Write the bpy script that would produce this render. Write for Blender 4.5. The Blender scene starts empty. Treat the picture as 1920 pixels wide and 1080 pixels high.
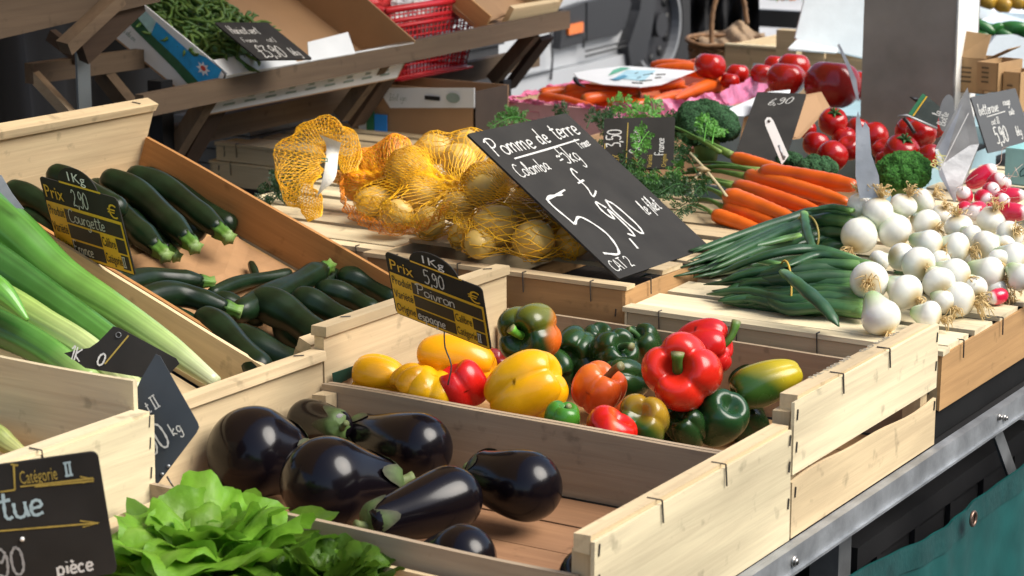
import bpy, math, random
import numpy as np
from mathutils import Matrix, Vector, Euler
random.seed(7); np.random.seed(7)
sc = bpy.context.scene
col = sc.collection

# ------------------------------------------------------------ camera, sky, sun, exposure
YAW = math.radians(121.86); PIT = math.radians(12.74); FPX = 4198.0
CAM = np.array([.901, -1.816, .752])
Fv = np.array([math.cos(YAW)*math.cos(PIT), math.sin(YAW)*math.cos(PIT), -math.sin(PIT)])
Rv = np.cross(Fv, [0, 0, 1.]); Rv /= np.linalg.norm(Rv); Uv = np.cross(Rv, Fv)
cd = bpy.data.cameras.new('camera'); co = bpy.data.objects.new('camera', cd); col.objects.link(co)
m3 = np.array([Rv, Uv, -Fv]).T
M = Matrix([[*map(float, m3[i]), float(CAM[i])] for i in range(3)] + [[0, 0, 0, 1]])
co.matrix_world = M
cd.sensor_width = 36; cd.lens = 36*FPX/1920; cd.clip_start = .05; cd.clip_end = 400
cd.dof.use_dof = True; cd.dof.focus_distance = 2.6; cd.dof.aperture_fstop = 13
sc.camera = co

SUN_AZ = math.radians(12)      # direction the sun stands in, measured from +X towards +Y
SUN_EL = math.radians(47)
w = bpy.data.worlds.new('World'); sc.world = w; w.use_nodes = True
nt = w.node_tree; bg = nt.nodes['Background']
sky = nt.nodes.new('ShaderNodeTexSky'); sky.sky_type = 'NISHITA'; sky.sun_disc = False
sky.sun_elevation = SUN_EL; sky.sun_rotation = math.pi/2 - SUN_AZ
sky.air_density = 1.0; sky.dust_density = 2.5
nt.links.new(sky.outputs[0], bg.inputs[0]); bg.inputs[1].default_value = .12
sl = bpy.data.lights.new('sun', 'SUN'); so = bpy.data.objects.new('sun', sl); col.objects.link(so)
sl.energy = 2.75; sl.angle = math.radians(42); sl.color = (1, .955, .88)
sd = Vector((math.cos(SUN_AZ)*math.cos(SUN_EL), math.sin(SUN_AZ)*math.cos(SUN_EL), math.sin(SUN_EL)))
so.rotation_euler = sd.to_track_quat('Z', 'Y').to_euler(); so.location = (3, 0, 4)
sc.view_settings.view_transform = 'Standard'; sc.view_settings.look = 'None'
sc.view_settings.exposure = 0.8; sc.view_settings.gamma = 1; sc.view_settings.use_curve_mapping = False
sc.render.engine = 'CYCLES'
sc.cycles.max_bounces = 6

# ------------------------------------------------------------ a pixel of the photograph -> a point on a plane of the place
def ray(px, py): return Fv + Rv*(px-960)/FPX - Uv*(py-540)/FPX
def PZ(px, py, z): r = ray(px, py); return CAM + r*(z-CAM[2])/r[2]
def PX(px, py, x): r = ray(px, py); return CAM + r*(x-CAM[0])/r[0]
def PY(px, py, y): r = ray(px, py); return CAM + r*(y-CAM[1])/r[1]
def PD(px, py, d): return CAM + ray(px, py)*d
def PN(px, py, o, n): r = ray(px, py); n = np.array(n); return CAM + r*(((np.array(o)-CAM)@n)/(r@n))
def dep(p): return (np.array(p)-CAM)@Fv
def mpp(p): return dep(p)/FPX          # metres per photo pixel at a point

# ------------------------------------------------------------ materials
def newmat(name):
    m = bpy.data.materials.new(name); m.use_nodes = True
    return m, m.node_tree, m.node_tree.nodes['Principled BSDF']
def inp(b, k, v):
    if k in b.inputs: b.inputs[k].default_value = v
MATS = {}
def plain(name, c, rough=.6, metal=0, var=.12, scale=30, bump=.0, spec=.5, trans=0, sss=0, coat=0, stain=0, emis=0):
    if name in MATS: return MATS[name]
    m, t, b = newmat(name); N = t.nodes; L = t.links
    inp(b, 'Roughness', rough); inp(b, 'Metallic', metal); inp(b, 'Specular IOR Level', spec)
    inp(b, 'Coat Weight', coat); inp(b, 'Coat Roughness', .08)
    if trans: inp(b, 'Transmission Weight', trans)
    if sss: inp(b, 'Subsurface Weight', sss); inp(b, 'Subsurface Radius', (.01, .006, .003)); inp(b, 'Subsurface Scale', .6)
    tc = N.new('ShaderNodeTexCoord'); nz = N.new('ShaderNodeTexNoise'); nz.inputs['Scale'].default_value = scale; nz.inputs['Detail'].default_value = 5
    L.new(tc.outputs['Object'], nz.inputs['Vector'])
    mr = N.new('ShaderNodeMapRange'); mr.inputs[1].default_value = .3; mr.inputs[2].default_value = .7
    mr.inputs[3].default_value = 1-var; mr.inputs[4].default_value = 1+var
    L.new(nz.outputs[0], mr.inputs[0])
    oi = N.new('ShaderNodeObjectInfo'); m2 = N.new('ShaderNodeMapRange'); m2.inputs[3].default_value = 1-var*.6; m2.inputs[4].default_value = 1+var*.6
    L.new(oi.outputs['Random'], m2.inputs[0])
    mu = N.new('ShaderNodeMath'); mu.operation = 'MULTIPLY'; L.new(mr.outputs[0], mu.inputs[0]); L.new(m2.outputs[0], mu.inputs[1])
    vm = N.new('ShaderNodeVectorMath'); vm.operation = 'SCALE'; vm.inputs[0].default_value = c[:3]; L.new(mu.outputs[0], vm.inputs['Scale'])
    L.new(vm.outputs[0], b.inputs['Base Color'])
    r2 = N.new('ShaderNodeMapRange'); r2.inputs[3].default_value = max(0, rough-.06); r2.inputs[4].default_value = min(1, rough+.1)
    L.new(nz.outputs[0], r2.inputs[0]); L.new(r2.outputs[0], b.inputs['Roughness'])
    if bump:
        bp = N.new('ShaderNodeBump'); bp.inputs['Strength'].default_value = bump; bp.inputs['Distance'].default_value = .002
        n2 = N.new('ShaderNodeTexNoise'); n2.inputs['Scale'].default_value = scale*4; n2.inputs['Detail'].default_value = 6
        L.new(tc.outputs['Object'], n2.inputs['Vector']); L.new(n2.outputs[0], bp.inputs['Height']); L.new(bp.outputs[0], b.inputs['Normal'])
    MATS[name] = m; return m

def wood(name, c, axis, dark=.55, rough=.72, grain=1.0, blotch=.25):
    """planed or peeled timber, the grain running along axis 0/1/2 of the object"""
    key = name+'_along_'+'xyz'[axis]
    if key in MATS: return MATS[key]
    m, t, b = newmat(key); N = t.nodes; L = t.links
    tc = N.new('ShaderNodeTexCoord'); oi = N.new('ShaderNodeObjectInfo')
    off = N.new('ShaderNodeVectorMath'); off.operation = 'SCALE'; off.inputs[0].default_value = (3.1, 7.7, 5.3)
    L.new(oi.outputs['Random'], off.inputs['Scale'])
    ad = N.new('ShaderNodeVectorMath'); ad.operation = 'ADD'; L.new(tc.outputs['Object'], ad.inputs[0]); L.new(off.outputs[0], ad.inputs[1])
    mp = N.new('ShaderNodeMapping'); s = [110, 110, 110]; s[axis] = 3.5; mp.inputs['Scale'].default_value = s
    L.new(ad.outputs[0], mp.inputs[0])
    n1 = N.new('ShaderNodeTexNoise'); n1.inputs['Scale'].default_value = 1; n1.inputs['Detail'].default_value = 7; n1.inputs['Roughness'].default_value = .65; n1.inputs['Distortion'].default_value = .6
    L.new(mp.outputs[0], n1.inputs['Vector'])
    mp2 = N.new('ShaderNodeMapping'); s2 = [22, 22, 22]; s2[axis] = 3; mp2.inputs['Scale'].default_value = s2; L.new(ad.outputs[0], mp2.inputs[0])
    n2 = N.new('ShaderNodeTexNoise'); n2.inputs['Scale'].default_value = 1; n2.inputs['Detail'].default_value = 4; L.new(mp2.outputs[0], n2.inputs['Vector'])
    cr = N.new('ShaderNodeValToRGB'); e = cr.color_ramp.elements
    e[0].position = .3; e[0].color = tuple(x*(dark+.1)*(1.0 if i == 0 else .92) for i, x in enumerate(c))+(1,)
    e[1].position = .62; e[1].color = (*c, 1)
    L.new(n1.outputs[0], cr.inputs[0])
    mx = N.new('ShaderNodeMix'); mx.data_type = 'RGBA'; mx.inputs[0].default_value = .5*grain
    mx.inputs[6].default_value = (*c, 1); L.new(cr.outputs[0], mx.inputs[7])
    mr = N.new('ShaderNodeMapRange'); mr.inputs[1].default_value = .3; mr.inputs[2].default_value = .7; mr.inputs[3].default_value = 1-blotch; mr.inputs[4].default_value = 1+blotch*.5
    L.new(n2.outputs[0], mr.inputs[0])
    m2 = N.new('ShaderNodeMapRange'); m2.inputs[3].default_value = .84; m2.inputs[4].default_value = 1.12; L.new(oi.outputs['Random'], m2.inputs[0])
    mu = N.new('ShaderNodeMath'); mu.operation = 'MULTIPLY'; L.new(mr.outputs[0], mu.inputs[0]); L.new(m2.outputs[0], mu.inputs[1])
    # scattered dirt marks
    n3 = N.new('ShaderNodeTexNoise'); n3.inputs['Scale'].default_value = 38; n3.inputs['Detail'].default_value = 3; L.new(ad.outputs[0], n3.inputs['Vector'])
    m3_ = N.new('ShaderNodeMapRange'); m3_.inputs[1].default_value = .26; m3_.inputs[2].default_value = .37; m3_.inputs[3].default_value = .68; m3_.inputs[4].default_value = 1; L.new(n3.outputs[0], m3_.inputs[0])
    mv = N.new('ShaderNodeMath'); mv.operation = 'MULTIPLY'; L.new(mu.outputs[0], mv.inputs[0]); L.new(m3_.outputs[0], mv.inputs[1])
    vm = N.new('ShaderNodeVectorMath'); vm.operation = 'SCALE'; L.new(mx.outputs[2], vm.inputs[0]); L.new(mv.outputs[0], vm.inputs['Scale'])
    L.new(vm.outputs[0], b.inputs['Base Color']); inp(b, 'Roughness', rough); inp(b, 'Specular IOR Level', .3)
    bp = N.new('ShaderNodeBump'); bp.inputs['Strength'].default_value = .35; bp.inputs['Distance'].default_value = .0012
    L.new(n1.outputs[0], bp.inputs['Height']); L.new(bp.outputs[0], b.inputs['Normal'])
    MATS[key] = m; return m

def veg(name, rough=.35, spec=.5, coat=0, var=.12, scale=40, bump=.15, sss=0, trl=0, bscale=1, bdist=.001):
    """skin whose own colour comes from the mesh (attribute 'skin')"""
    if name in MATS: return MATS[name]
    m, t, b = newmat(name); N = t.nodes; L = t.links
    at = N.new('ShaderNodeAttribute'); at.attribute_name = 'skin'
    tc = N.new('ShaderNodeTexCoord'); nz = N.new('ShaderNodeTexNoise'); nz.inputs['Scale'].default_value = scale; nz.inputs['Detail'].default_value = 5
    L.new(tc.outputs['Object'], nz.inputs['Vector'])
    mr = N.new('ShaderNodeMapRange'); mr.inputs[1].default_value = .3; mr.inputs[2].default_value = .7; mr.inputs[3].default_value = 1-var; mr.inputs[4].default_value = 1+var
    L.new(nz.outputs[0], mr.inputs[0])
    vm = N.new('ShaderNodeVectorMath'); vm.operation = 'SCALE'; L.new(at.outputs['Color'], vm.inputs[0]); L.new(mr.outputs[0], vm.inputs['Scale'])
    L.new(vm.outputs[0], b.inputs['Base Color'])
    inp(b, 'Specular IOR Level', spec); inp(b, 'Coat Weight', coat); inp(b, 'Coat Roughness', .06)
    r2 = N.new('ShaderNodeMapRange'); r2.inputs[3].default_value = max(.02, rough-.08); r2.inputs[4].default_value = rough+.12
    L.new(nz.outputs[0], r2.inputs[0]); L.new(r2.outputs[0], b.inputs['Roughness'])
    if sss: inp(b, 'Subsurface Weight', sss); inp(b, 'Subsurface Radius', (.012, .008, .005)); inp(b, 'Subsurface Scale', .5)
    if bump:
        n2 = N.new('ShaderNodeTexNoise'); n2.inputs['Scale'].default_value = 160*bscale; n2.inputs['Detail'].default_value = 3; L.new(tc.outputs['Object'], n2.inputs['Vector'])
        bp = N.new('ShaderNodeBump'); bp.inputs['Strength'].default_value = bump; bp.inputs['Distance'].default_value = bdist
        L.new(n2.outputs[0], bp.inputs['Height']); L.new(bp.outputs[0], b.inputs['Normal'])
    if trl:
        tr = N.new('ShaderNodeBsdfTranslucent'); L.new(vm.outputs[0], tr.inputs[0]); ms = N.new('ShaderNodeMixShader'); ms.inputs[0].default_value = trl
        L.new(b.outputs[0], ms.inputs[1]); L.new(tr.outputs[0], ms.inputs[2]); L.new(ms.outputs[0], N['Material Output'].inputs[0])
    MATS[name] = m; return m

# ------------------------------------------------------------ mesh building
def nrm(v): v = np.array(v, float); l = np.linalg.norm(v, axis=-1, keepdims=True); return v/np.maximum(l, 1e-12)
def catmull(P, n):
    P = np.array(P, float)
    if len(P) < 2: return P
    Q = np.vstack([2*P[0]-P[1], P, 2*P[-1]-P[-2]]); m = len(P)-1; out = []
    for t in np.linspace(0, m, n):
        i = min(int(t), m-1); u = t-i; a, b, c, d = Q[i:i+4]
        out.append(.5*((2*b)+(c-a)*u+(2*a-5*b+4*c-d)*u*u+(3*b-a-3*c+d)*u**3))
    return np.array(out)
class MB:
    def __init__(s): s.v = []; s.f = []; s.c = []; s.sm = []; s.n = 0
    def add(s, V, Fc, smooth=False, color=None):
        V = np.asarray(V, float)
        s.v.append(V); s.f.extend([tuple(int(i)+s.n for i in f) for f in Fc]); s.sm.extend([smooth]*len(Fc))
        if color is None: color = (.5, .5, .5)
        c = np.asarray(color, float)
        if c.ndim == 1: c = np.tile(c, (len(V), 1))
        s.c.append(c); s.n += len(V); return s
    def hexa(s, P, smooth=False, color=None):   # 8 corners: bottom ring 0-3 then top ring 4-7
        return s.add(P, [(0, 3, 2, 1), (4, 5, 6, 7), (0, 1, 5, 4), (1, 2, 6, 5), (2, 3, 7, 6), (3, 0, 4, 7)], smooth, color)
    def box(s, a, b, color=None, jit=0):
        (x0, y0, z0), (x1, y1, z1) = a, b
        P = np.array([(x0, y0, z0), (x1, y0, z0), (x1, y1, z0), (x0, y1, z0), (x0, y0, z1), (x1, y0, z1), (x1, y1, z1), (x0, y1, z1)], float)
        if jit: P += np.random.uniform(-jit, jit, P.shape)
        return s.hexa(P, False, color)
    def beam(s, p, q, w, h, up=(0, 0, 1), color=None):
        p = np.array(p, float); q = np.array(q, float); d = nrm(q-p); a = nrm(np.cross(up, d)); b = np.cross(d, a)
        P = [p+a*w/2*i+b*h/2*j for i, j in ((-1, -1), (1, -1), (1, 1), (-1, 1))]+[q+a*w/2*i+b*h/2*j for i, j in ((-1, -1), (1, -1), (1, 1), (-1, 1))]
        return s.hexa(P, False, color)
    def quadslab(s, P4, n, t, color=None):      # a board from four corners, thickness t along n
        P4 = np.array(P4, float); return s.hexa(np.vstack([P4-np.array(n)*t, P4]), False, color)
    def tube(s, pts, rad, seg=8, color=None, flat=1., mod=None, up=None, cap=True):
        pts = np.array(pts, float); n = len(pts); rad = np.broadcast_to(np.array(rad, float), (n,))
        T = nrm(np.gradient(pts, axis=0)); u = np.array([0, 0, 1.]) if up is None else np.array(up, float)
        if abs(T[0]@u) > .95: u = np.array([0, 1., 0])
        A = []; a = nrm(u-T[0]*(T[0]@u))
        for i in range(n):
            a = nrm(a-T[i]*(T[i]@a)); A.append(a)
        A = np.array(A); B = np.cross(T, A); th = np.linspace(0, 2*math.pi, seg, endpoint=False)
        V = np.zeros((n, seg, 3)); rr = rad[:, None]*np.ones((1, seg))
        if mod is not None: rr = rr*mod(np.linspace(0, 1, n)[:, None], th[None, :])
        V = pts[:, None, :]+A[:, None, :]*(rr*np.cos(th)*flat)[:, :, None]+B[:, None, :]*(rr*np.sin(th))[:, :, None]
        Fc = [(i*seg+j, i*seg+(j+1) % seg, (i+1)*seg+(j+1) % seg, (i+1)*seg+j) for i in range(n-1) for j in range(seg)]
        if cap: Fc += [tuple(range(seg-1, -1, -1)), tuple((n-1)*seg+j for j in range(seg))]
        if color is not None:
            c = np.asarray(color, float)
            if c.ndim == 2: c = np.repeat(c, seg, axis=0)
        else: c = None
        return s.add(V.reshape(-1, 3), Fc, True, c)
    def grid(s, G, color=None, smooth=True, wrap=False):
        G = np.array(G, float); a, b = G.shape[:2]; bb = b if wrap else b-1
        Fc = [(i*b+j, i*b+(j+1) % b, (i+1)*b+(j+1) % b, (i+1)*b+j) for i in range(a-1) for j in range(bb)]
        c = None if color is None else (np.asarray(color).reshape(-1, 3) if np.ndim(color) > 1 else color)
        return s.add(G.reshape(-1, 3), Fc, smooth, c)
    def data(s, name, mat, inv=None):
        V = np.vstack(s.v)
        if inv is not None: V = V@np.array(inv.to_3x3()).T+np.array(inv.translation)
        me = bpy.data.meshes.new(name); me.from_pydata(V.tolist(), [], s.f); me.polygons.foreach_set('use_smooth', s.sm)
        at = me.color_attributes.new('skin', 'FLOAT_COLOR', 'POINT'); C = np.hstack([np.vstack(s.c), np.ones((s.n, 1))]).astype('f')
        at.data.foreach_set('color', C.ravel()); me.materials.append(mat); me.update(); return me
    def build(s, name, mat, parent=None, world=True, label=None, kind=None):
        """world=True: vertices are in world space and are taken into the parent's space"""
        inv = None; loc = None
        if parent is not None:
            if world: inv = WM[parent.name].inverted()
        else:
            V = np.vstack(s.v); loc = ((V.min(0)+V.max(0))/2); loc[2] = V[:, 2].min(); inv = Matrix.Translation(-Vector(loc.tolist()))
        me = s.data(name, mat, inv); o = bpy.data.objects.new(name, me); col.objects.link(o)
        if parent is not None:
            o.parent = parent; WM[o.name] = WM[parent.name].copy()
        else:
            o.location = loc.tolist(); WM[o.name] = Matrix.Translation(Vector(loc.tolist()))
        if label: o['label'] = label
        if kind: o['kind'] = kind
        return o
WM = {}
def tag(o, label, cat, group=None, kind=None):
    if label: o['label'] = label
    if cat: o['category'] = cat
    if group: o['group'] = group
    if kind: o['kind'] = kind
    return o
def thing(name, label, cat, loc=(0, 0, 0), group=None, mat=None):
    o = bpy.data.objects.new(name, None); o.empty_display_size = .02; col.objects.link(o)
    m = mat if mat is not None else Matrix.Translation(Vector([float(x) for x in loc])); o.matrix_world = m; WM[o.name] = m.copy()
    return tag(o, label, cat, group)
def child(name, me, parent, label=None, mat=None, kind=None):    # an alike piece that shares its mesh
    o = bpy.data.objects.new(name, me); col.objects.link(o); o.parent = parent
    if mat is not None: o.matrix_basis = mat
    WM[o.name] = WM[parent.name] @ (mat if mat is not None else Matrix.Identity(4))
    if label: o['label'] = label
    if kind: o['kind'] = kind
    return o
def struct(name, mb, mat): o = mb.build(name, mat); o['kind'] = 'structure'; return o
def frame(o, ex, ey, ez):
    M = Matrix.Identity(4)
    for i, e in enumerate((ex, ey, ez)):
        for k in range(3): M[k][i] = float(e[k])
    for k in range(3): M[k][3] = float(o[k])
    return M
def toward(axis, spin=0):
    """rotation whose Z points along axis"""
    return Vector([float(a) for a in axis]).to_track_quat('Z', 'Y').to_matrix().to_4x4() @ Matrix.Rotation(spin, 4, 'Z')
def noise3(P, s, seed=0):
    """cheap smooth noise from summed sines"""
    r = np.random.RandomState(seed); out = np.zeros(P.shape[:-1])
    for k in range(6):
        d = r.normal(size=3); d /= np.linalg.norm(d); out += np.sin((P@d)*s*(.6+.35*k)+r.uniform(0, 6.3))/(1+.5*k)
    return out/2.6
def lerpc(t, stops):
    """colour along 0..1 through [(t, rgb), ...]"""
    ts = [a for a, b in stops]; cs = np.array([b for a, b in stops], float); t = np.asarray(t)
    return np.stack([np.interp(t, ts, cs[:, k]) for k in range(3)], -1)
# ------------------------------------------------------------ handwriting: single-stroke letters drawn as chalk ribbons
GL = {
'P': (.62, [[(.1, 0), (.12, .5), (.14, 1)], [(-.05, .85), (.2, 1.02), (.55, .95), (.55, .65), (.3, .5), (.12, .52)]]),
'o': (.5, [[(.25, .5), (.06, .4), (.05, .12), (.22, 0), (.42, .12), (.42, .38), (.25, .5)]]),
'm': (.75, [[(.04, 0), (.06, .5)], [(.06, .32), (.2, .5), (.32, .4), (.33, 0)], [(.33, .32), (.48, .5), (.6, .4), (.62, 0)]]),
'e': (.46, [[(.05, .25), (.36, .3), (.33, .48), (.15, .48), (.05, .25), (.14, .02), (.4, .08)]]),
'd': (.55, [[(.38, .4), (.2, .5), (.05, .3), (.12, .02), (.35, .1), (.4, .4)], [(.42, 1), (.4, .1), (.5, 0)]]),
't': (.4, [[(.2, .85), (.16, .15), (.25, 0), (.38, .06)], [(.02, .58), (.38, .62)]]),
'r': (.4, [[(.06, .5), (.08, 0)], [(.08, .3), (.2, .48), (.36, .44)]]),
'l': (.3, [[(.04, .1), (.2, .6), (.2, .98), (.1, .9), (.1, .2), (.18, 0), (.28, .06)]]),
'f': (.4, [[(.36, .9), (.24, 1), (.16, .8), (.14, -.25)], [(.0, .5), (.34, .52)]]),
'i': (.22, [[(.1, .48), (.1, 0)], [(.1, .68), (.12, .73)]]),
'a': (.52, [[(.4, .42), (.2, .5), (.05, .28), (.15, .02), (.36, .15), (.42, .46)], [(.42, .46), (.4, .05), (.5, 0)]]),
'b': (.5, [[(.1, 1), (.08, .05), (.28, 0), (.42, .2), (.32, .46), (.1, .36)]]),
'c': (.42, [[(.36, .42), (.2, .5), (.05, .28), (.14, .02), (.36, .06)]]),
'n': (.5, [[(.05, .5), (.07, 0)], [(.07, .32), (.24, .5), (.38, .4), (.4, 0)]]),
'u': (.5, [[(.06, .5), (.08, .1), (.24, 0), (.38, .14), (.4, .5)], [(.4, .3), (.46, 0)]]),
'v': (.44, [[(.03, .48), (.2, 0), (.4, .5)]]),
'g': (.5, [[(.4, .42), (.2, .5), (.06, .3), (.16, .06), (.38, .16), (.42, .46), (.38, -.25), (.2, -.4), (.04, -.28)]]),
'q': (.5, [[(.4, .42), (.2, .5), (.06, .3), (.16, .06), (.38, .16)], [(.42, .46), (.4, -.4)]]),
'p': (.5, [[(.08, .5), (.06, -.4)], [(.08, .38), (.28, .5), (.42, .28), (.3, .02), (.08, .08)]]),
's': (.38, [[(.32, .44), (.14, .48), (.1, .32), (.3, .2), (.26, .02), (.04, .04)]]),
'k': (.48, [[(.08, 1), (.08, 0)], [(.38, .5), (.1, .24), (.42, 0)]]),
'C': (.66, [[(.58, .85), (.35, 1), (.08, .7), (.1, .15), (.38, 0), (.62, .12)]]),
'K': (.62, [[(.1, 1), (.1, 0)], [(.52, .95), (.12, .42), (.56, 0)]]),
'F': (.56, [[(.1, 0), (.1, .98), (.52, 1)], [(.1, .52), (.42, .55)]]),
'H': (.7, [[(.1, 1), (.1, 0)], [(.55, 1), (.55, 0)], [(.1, .5), (.55, .52)]]),
'I': (.34, [[(.16, 1), (.16, 0)], [(.0, 1), (.32, 1)], [(.0, 0), (.32, 0)]]),
'A': (.6, [[(.03, 0), (.28, 1), (.52, 0)], [(.12, .35), (.45, .35)]]),
'T': (.54, [[(.02, 1), (.5, 1)], [(.26, 1), (.24, 0)]]),
'B': (.56, [[(.08, 0), (.1, 1), (.4, .95), (.4, .6), (.12, .52), (.45, .45), (.48, .1), (.08, 0)]]),
'1': (.36, [[(.02, .75), (.22, 1), (.22, 0)]]),
'2': (.56, [[(.06, .8), (.22, 1), (.42, .88), (.4, .55), (.08, .04), (.3, .06), (.52, .0)]]),
'3': (.52, [[(.06, .95), (.4, .98), (.18, .6), (.42, .45), (.4, .08), (.04, .0)]]),
'5': (.56, [[(.5, 1), (.12, .98), (.1, .55)], [(.1, .55), (.36, .62), (.48, .3), (.3, 0), (.02, .06)]]),
'6': (.52, [[(.38, 1), (.12, .6), (.08, .15), (.28, 0), (.44, .2), (.32, .45), (.1, .3)]]),
'9': (.54, [[(.42, .8), (.22, 1), (.06, .75), (.2, .5), (.42, .75), (.42, .3), (.3, .0), (.05, .08)]]),
'0': (.54, [[(.26, 1), (.06, .7), (.08, .15), (.28, 0), (.46, .25), (.44, .8), (.26, 1)]]),
',': (.2, [[(.1, .08), (.04, -.2)]]),
'-': (.4, [[(.04, .35), (.34, .37)]]),
'~': (.5, [[(.04, .5), (.16, .6), (.28, .5), (.42, .6)], [(.04, .3), (.42, .34)]]),
'€': (.7, [[(.64, .88), (.42, 1), (.2, .7), (.2, .25), (.42, .0), (.66, .12)], [(.02, .6), (.5, .62)], [(.02, .4), (.46, .42)]]),
'£': (.6, [[(.5, .85), (.36, 1.05), (.2, .8), (.28, .3), (.16, -.05), (.4, .0), (.6, .1)], [(.02, .5), (.48, .56)]]),
"è": (.46, [[(.05, .25), (.36, .3), (.33, .48), (.15, .48), (.05, .25), (.14, .02), (.4, .08)], [(.12, .8), (.26, .66)]]),
'é': (.46, [[(.05, .25), (.36, .3), (.33, .48), (.15, .48), (.05, .25), (.14, .02), (.4, .08)], [(.14, .66), (.28, .82)]]),
'°': (.25, [[(.12, 1), (.04, .92), (.1, .84), (.2, .9), (.12, 1)]]),
' ': (.32, [])}
def write(mb, text, x, y, h, width=.0016, slant=.0, sx=1., rise=0., z=.0006, color=(.75, .75, .72), rnd=.025):
    """strokes in the board's own plane, (x, y) = start of the baseline"""
    cx = x
    for ch in text:
        wd, st = GL.get(ch, GL[' '])
        jx, jy = random.uniform(-rnd, rnd)*h, random.uniform(-rnd, rnd)*h
        for s in st:
            P = catmull(s, max(3, 5*len(s))) if len(s) > 2 else np.array(s, float)
            X = cx+jx+(P[:, 0]*sx+P[:, 1]*slant)*h; Y = y+jy+P[:, 1]*h+rise*(X-x)
            ribbon(mb, np.stack([X, Y], 1), width, z, color)
        cx += wd*h*sx*1.02
    return cx
def ribbon(mb, P, width, z, color=(.75, .75, .72)):
    P = np.array(P, float)
    T = nrm(np.gradient(P, axis=0)) if len(P) > 1 else P
    Nn = np.stack([-T[:, 1], T[:, 0]], 1); k = width/2*(1+.25*np.sin(np.arange(len(P))*1.9))[:, None]
    A, B = P+Nn*k, P-Nn*k
    V = np.zeros((2*len(P), 3)); V[0::2, :2] = A; V[1::2, :2] = B; V[:, 2] = z+random.uniform(0, .00012)
    mb.add(V, [(2*i, 2*i+1, 2*i+3, 2*i+2) for i in range(len(P)-1)], False, color)
def printed(text, x, y, h, mat, parent, z=.0012, sx=.6, shear=0, rot=0, name='lettering', width=None):
    c = bpy.data.curves.new(name, 'FONT'); c.body = text; c.size = h; c.shear = shear; c.resolution_u = 2; c.extrude = .00008
    t = bpy.data.objects.new(name, c); col.objects.link(t)
    bpy.context.view_layer.update(); dg = bpy.context.evaluated_depsgraph_get(); me = bpy.data.meshes.new_from_object(t.evaluated_get(dg))
    bpy.data.objects.remove(t); bpy.data.curves.remove(c)
    if width:
        xs = [v.co.x for v in me.vertices]; sx = width/max(1e-6, max(xs)-min(xs))
    me.materials.clear(); me.materials.append(mat)
    o = child(name, me, parent, mat=Matrix.Translation((x, y, z)) @ Matrix.Rotation(rot, 4, 'Z') @ Matrix.Diagonal((sx, 1, 1, 1)))
    return o
def rect_pose(TL, TR, BL, depth, ratio, sgn=1):
    """the pose of a flat card from three of its corners in the photograph and its width/height ratio"""
    k = depth/FPX; a = np.array([TR[0]-TL[0], -(TR[1]-TL[1])])*k; b = np.array([BL[0]-TL[0], -(BL[1]-TL[1])])*k
    K = a@b; A = a@a; B = b@b; r2 = ratio**2
    # (A+s^2) = r2 (B+t^2), s t = -K
    c0 = A-r2*B                                # s^2 + c0 - r2 K^2/s^2 = 0
    s2 = (-c0+math.sqrt(c0*c0+4*r2*K*K))/2; s = sgn*math.sqrt(max(s2, 1e-12)); t = -K/s if abs(s) > 1e-6 else sgn*math.sqrt(max(0, A/r2-B))
    O = PD(TL[0], TL[1], depth)
    u = Rv*a[0]+Uv*a[1]+Fv*s; v = Rv*b[0]+Uv*b[1]+Fv*t
    W, H = np.linalg.norm(u), np.linalg.norm(v); ex = u/W; ey = -v/H; ez = np.cross(ex, ey)
    return frame(O+v, ex, ey, ez), W, H         # origin at the lower left corner
def roundrect(W, H, r, n=5, top=None):
    P = []
    for cx, cy, a0 in ((W-r, r, -90), (W-r, H-r, 0), (r, H-r, 90), (r, r, 180)):
        for i in range(n+1):
            a = math.radians(a0+90*i/n); P.append((cx+r*math.cos(a), cy+r*math.sin(a)))
    if top:                                    # a rounded tab standing on the top edge: (centre, half width, height)
        cx, hw, hh = top; Q = []
        for i, p in enumerate(P):
            Q.append(p)
            if i == 2*(n+1)-1: Q += [(cx+hw*math.cos(a), H+hh*math.sin(a)) for a in np.linspace(0, math.pi, 15)]
        P = Q
    return P
def plate(mb, P, z0, z1, color=None):
    n = len(P); V = [(x, y, z0) for x, y in P]+[(x, y, z1) for x, y in P]
    return mb.add(V, [tuple(range(n-1, -1, -1)), tuple(range(n, 2*n))]+[(i, (i+1) % n, n+(i+1) % n, n+i) for i in range(n)], False, color)
# ------------------------------------------------------------ colours
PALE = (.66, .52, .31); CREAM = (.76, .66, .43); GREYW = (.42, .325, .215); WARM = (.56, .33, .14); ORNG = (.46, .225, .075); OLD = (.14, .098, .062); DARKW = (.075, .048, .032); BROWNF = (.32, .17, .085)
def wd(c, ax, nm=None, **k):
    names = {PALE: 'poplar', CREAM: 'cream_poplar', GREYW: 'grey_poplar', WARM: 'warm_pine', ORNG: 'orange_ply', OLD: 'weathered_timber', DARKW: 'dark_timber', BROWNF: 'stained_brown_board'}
    return wood(names[c], c, ax, **k)
STEEL = plain('dark_wire', (.13, .12, .11), .4, .8, .3)
GALV = plain('galvanised_steel', (.33, .345, .355), .52, .7, .25, 24, .3)
SLATE = plain('slate_board', (.026, .0245, .022), .72, 0, .3, 14, .05, spec=.22)
SLATEB = plain('blue_slate_board', (.030, .037, .045), .5, 0, .25, 14, .05)
CHALK = plain('white_chalk', (.58, .58, .55), .9, 0, .08, 400)
CHALKD = plain('faint_chalk', (.30, .30, .29), .9, 0, .2, 400)
YEL = plain('yellow_print', (.74, .44, .02), .5, 0, .05)
BLK = plain('black_print', (.012, .012, .012), .5, 0, .05)
GOLD = plain('gold_print', (.36, .26, .05), .6, 0, .2, 200)
GREENP = plain('green_print', (.02, .16, .07), .6)
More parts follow.
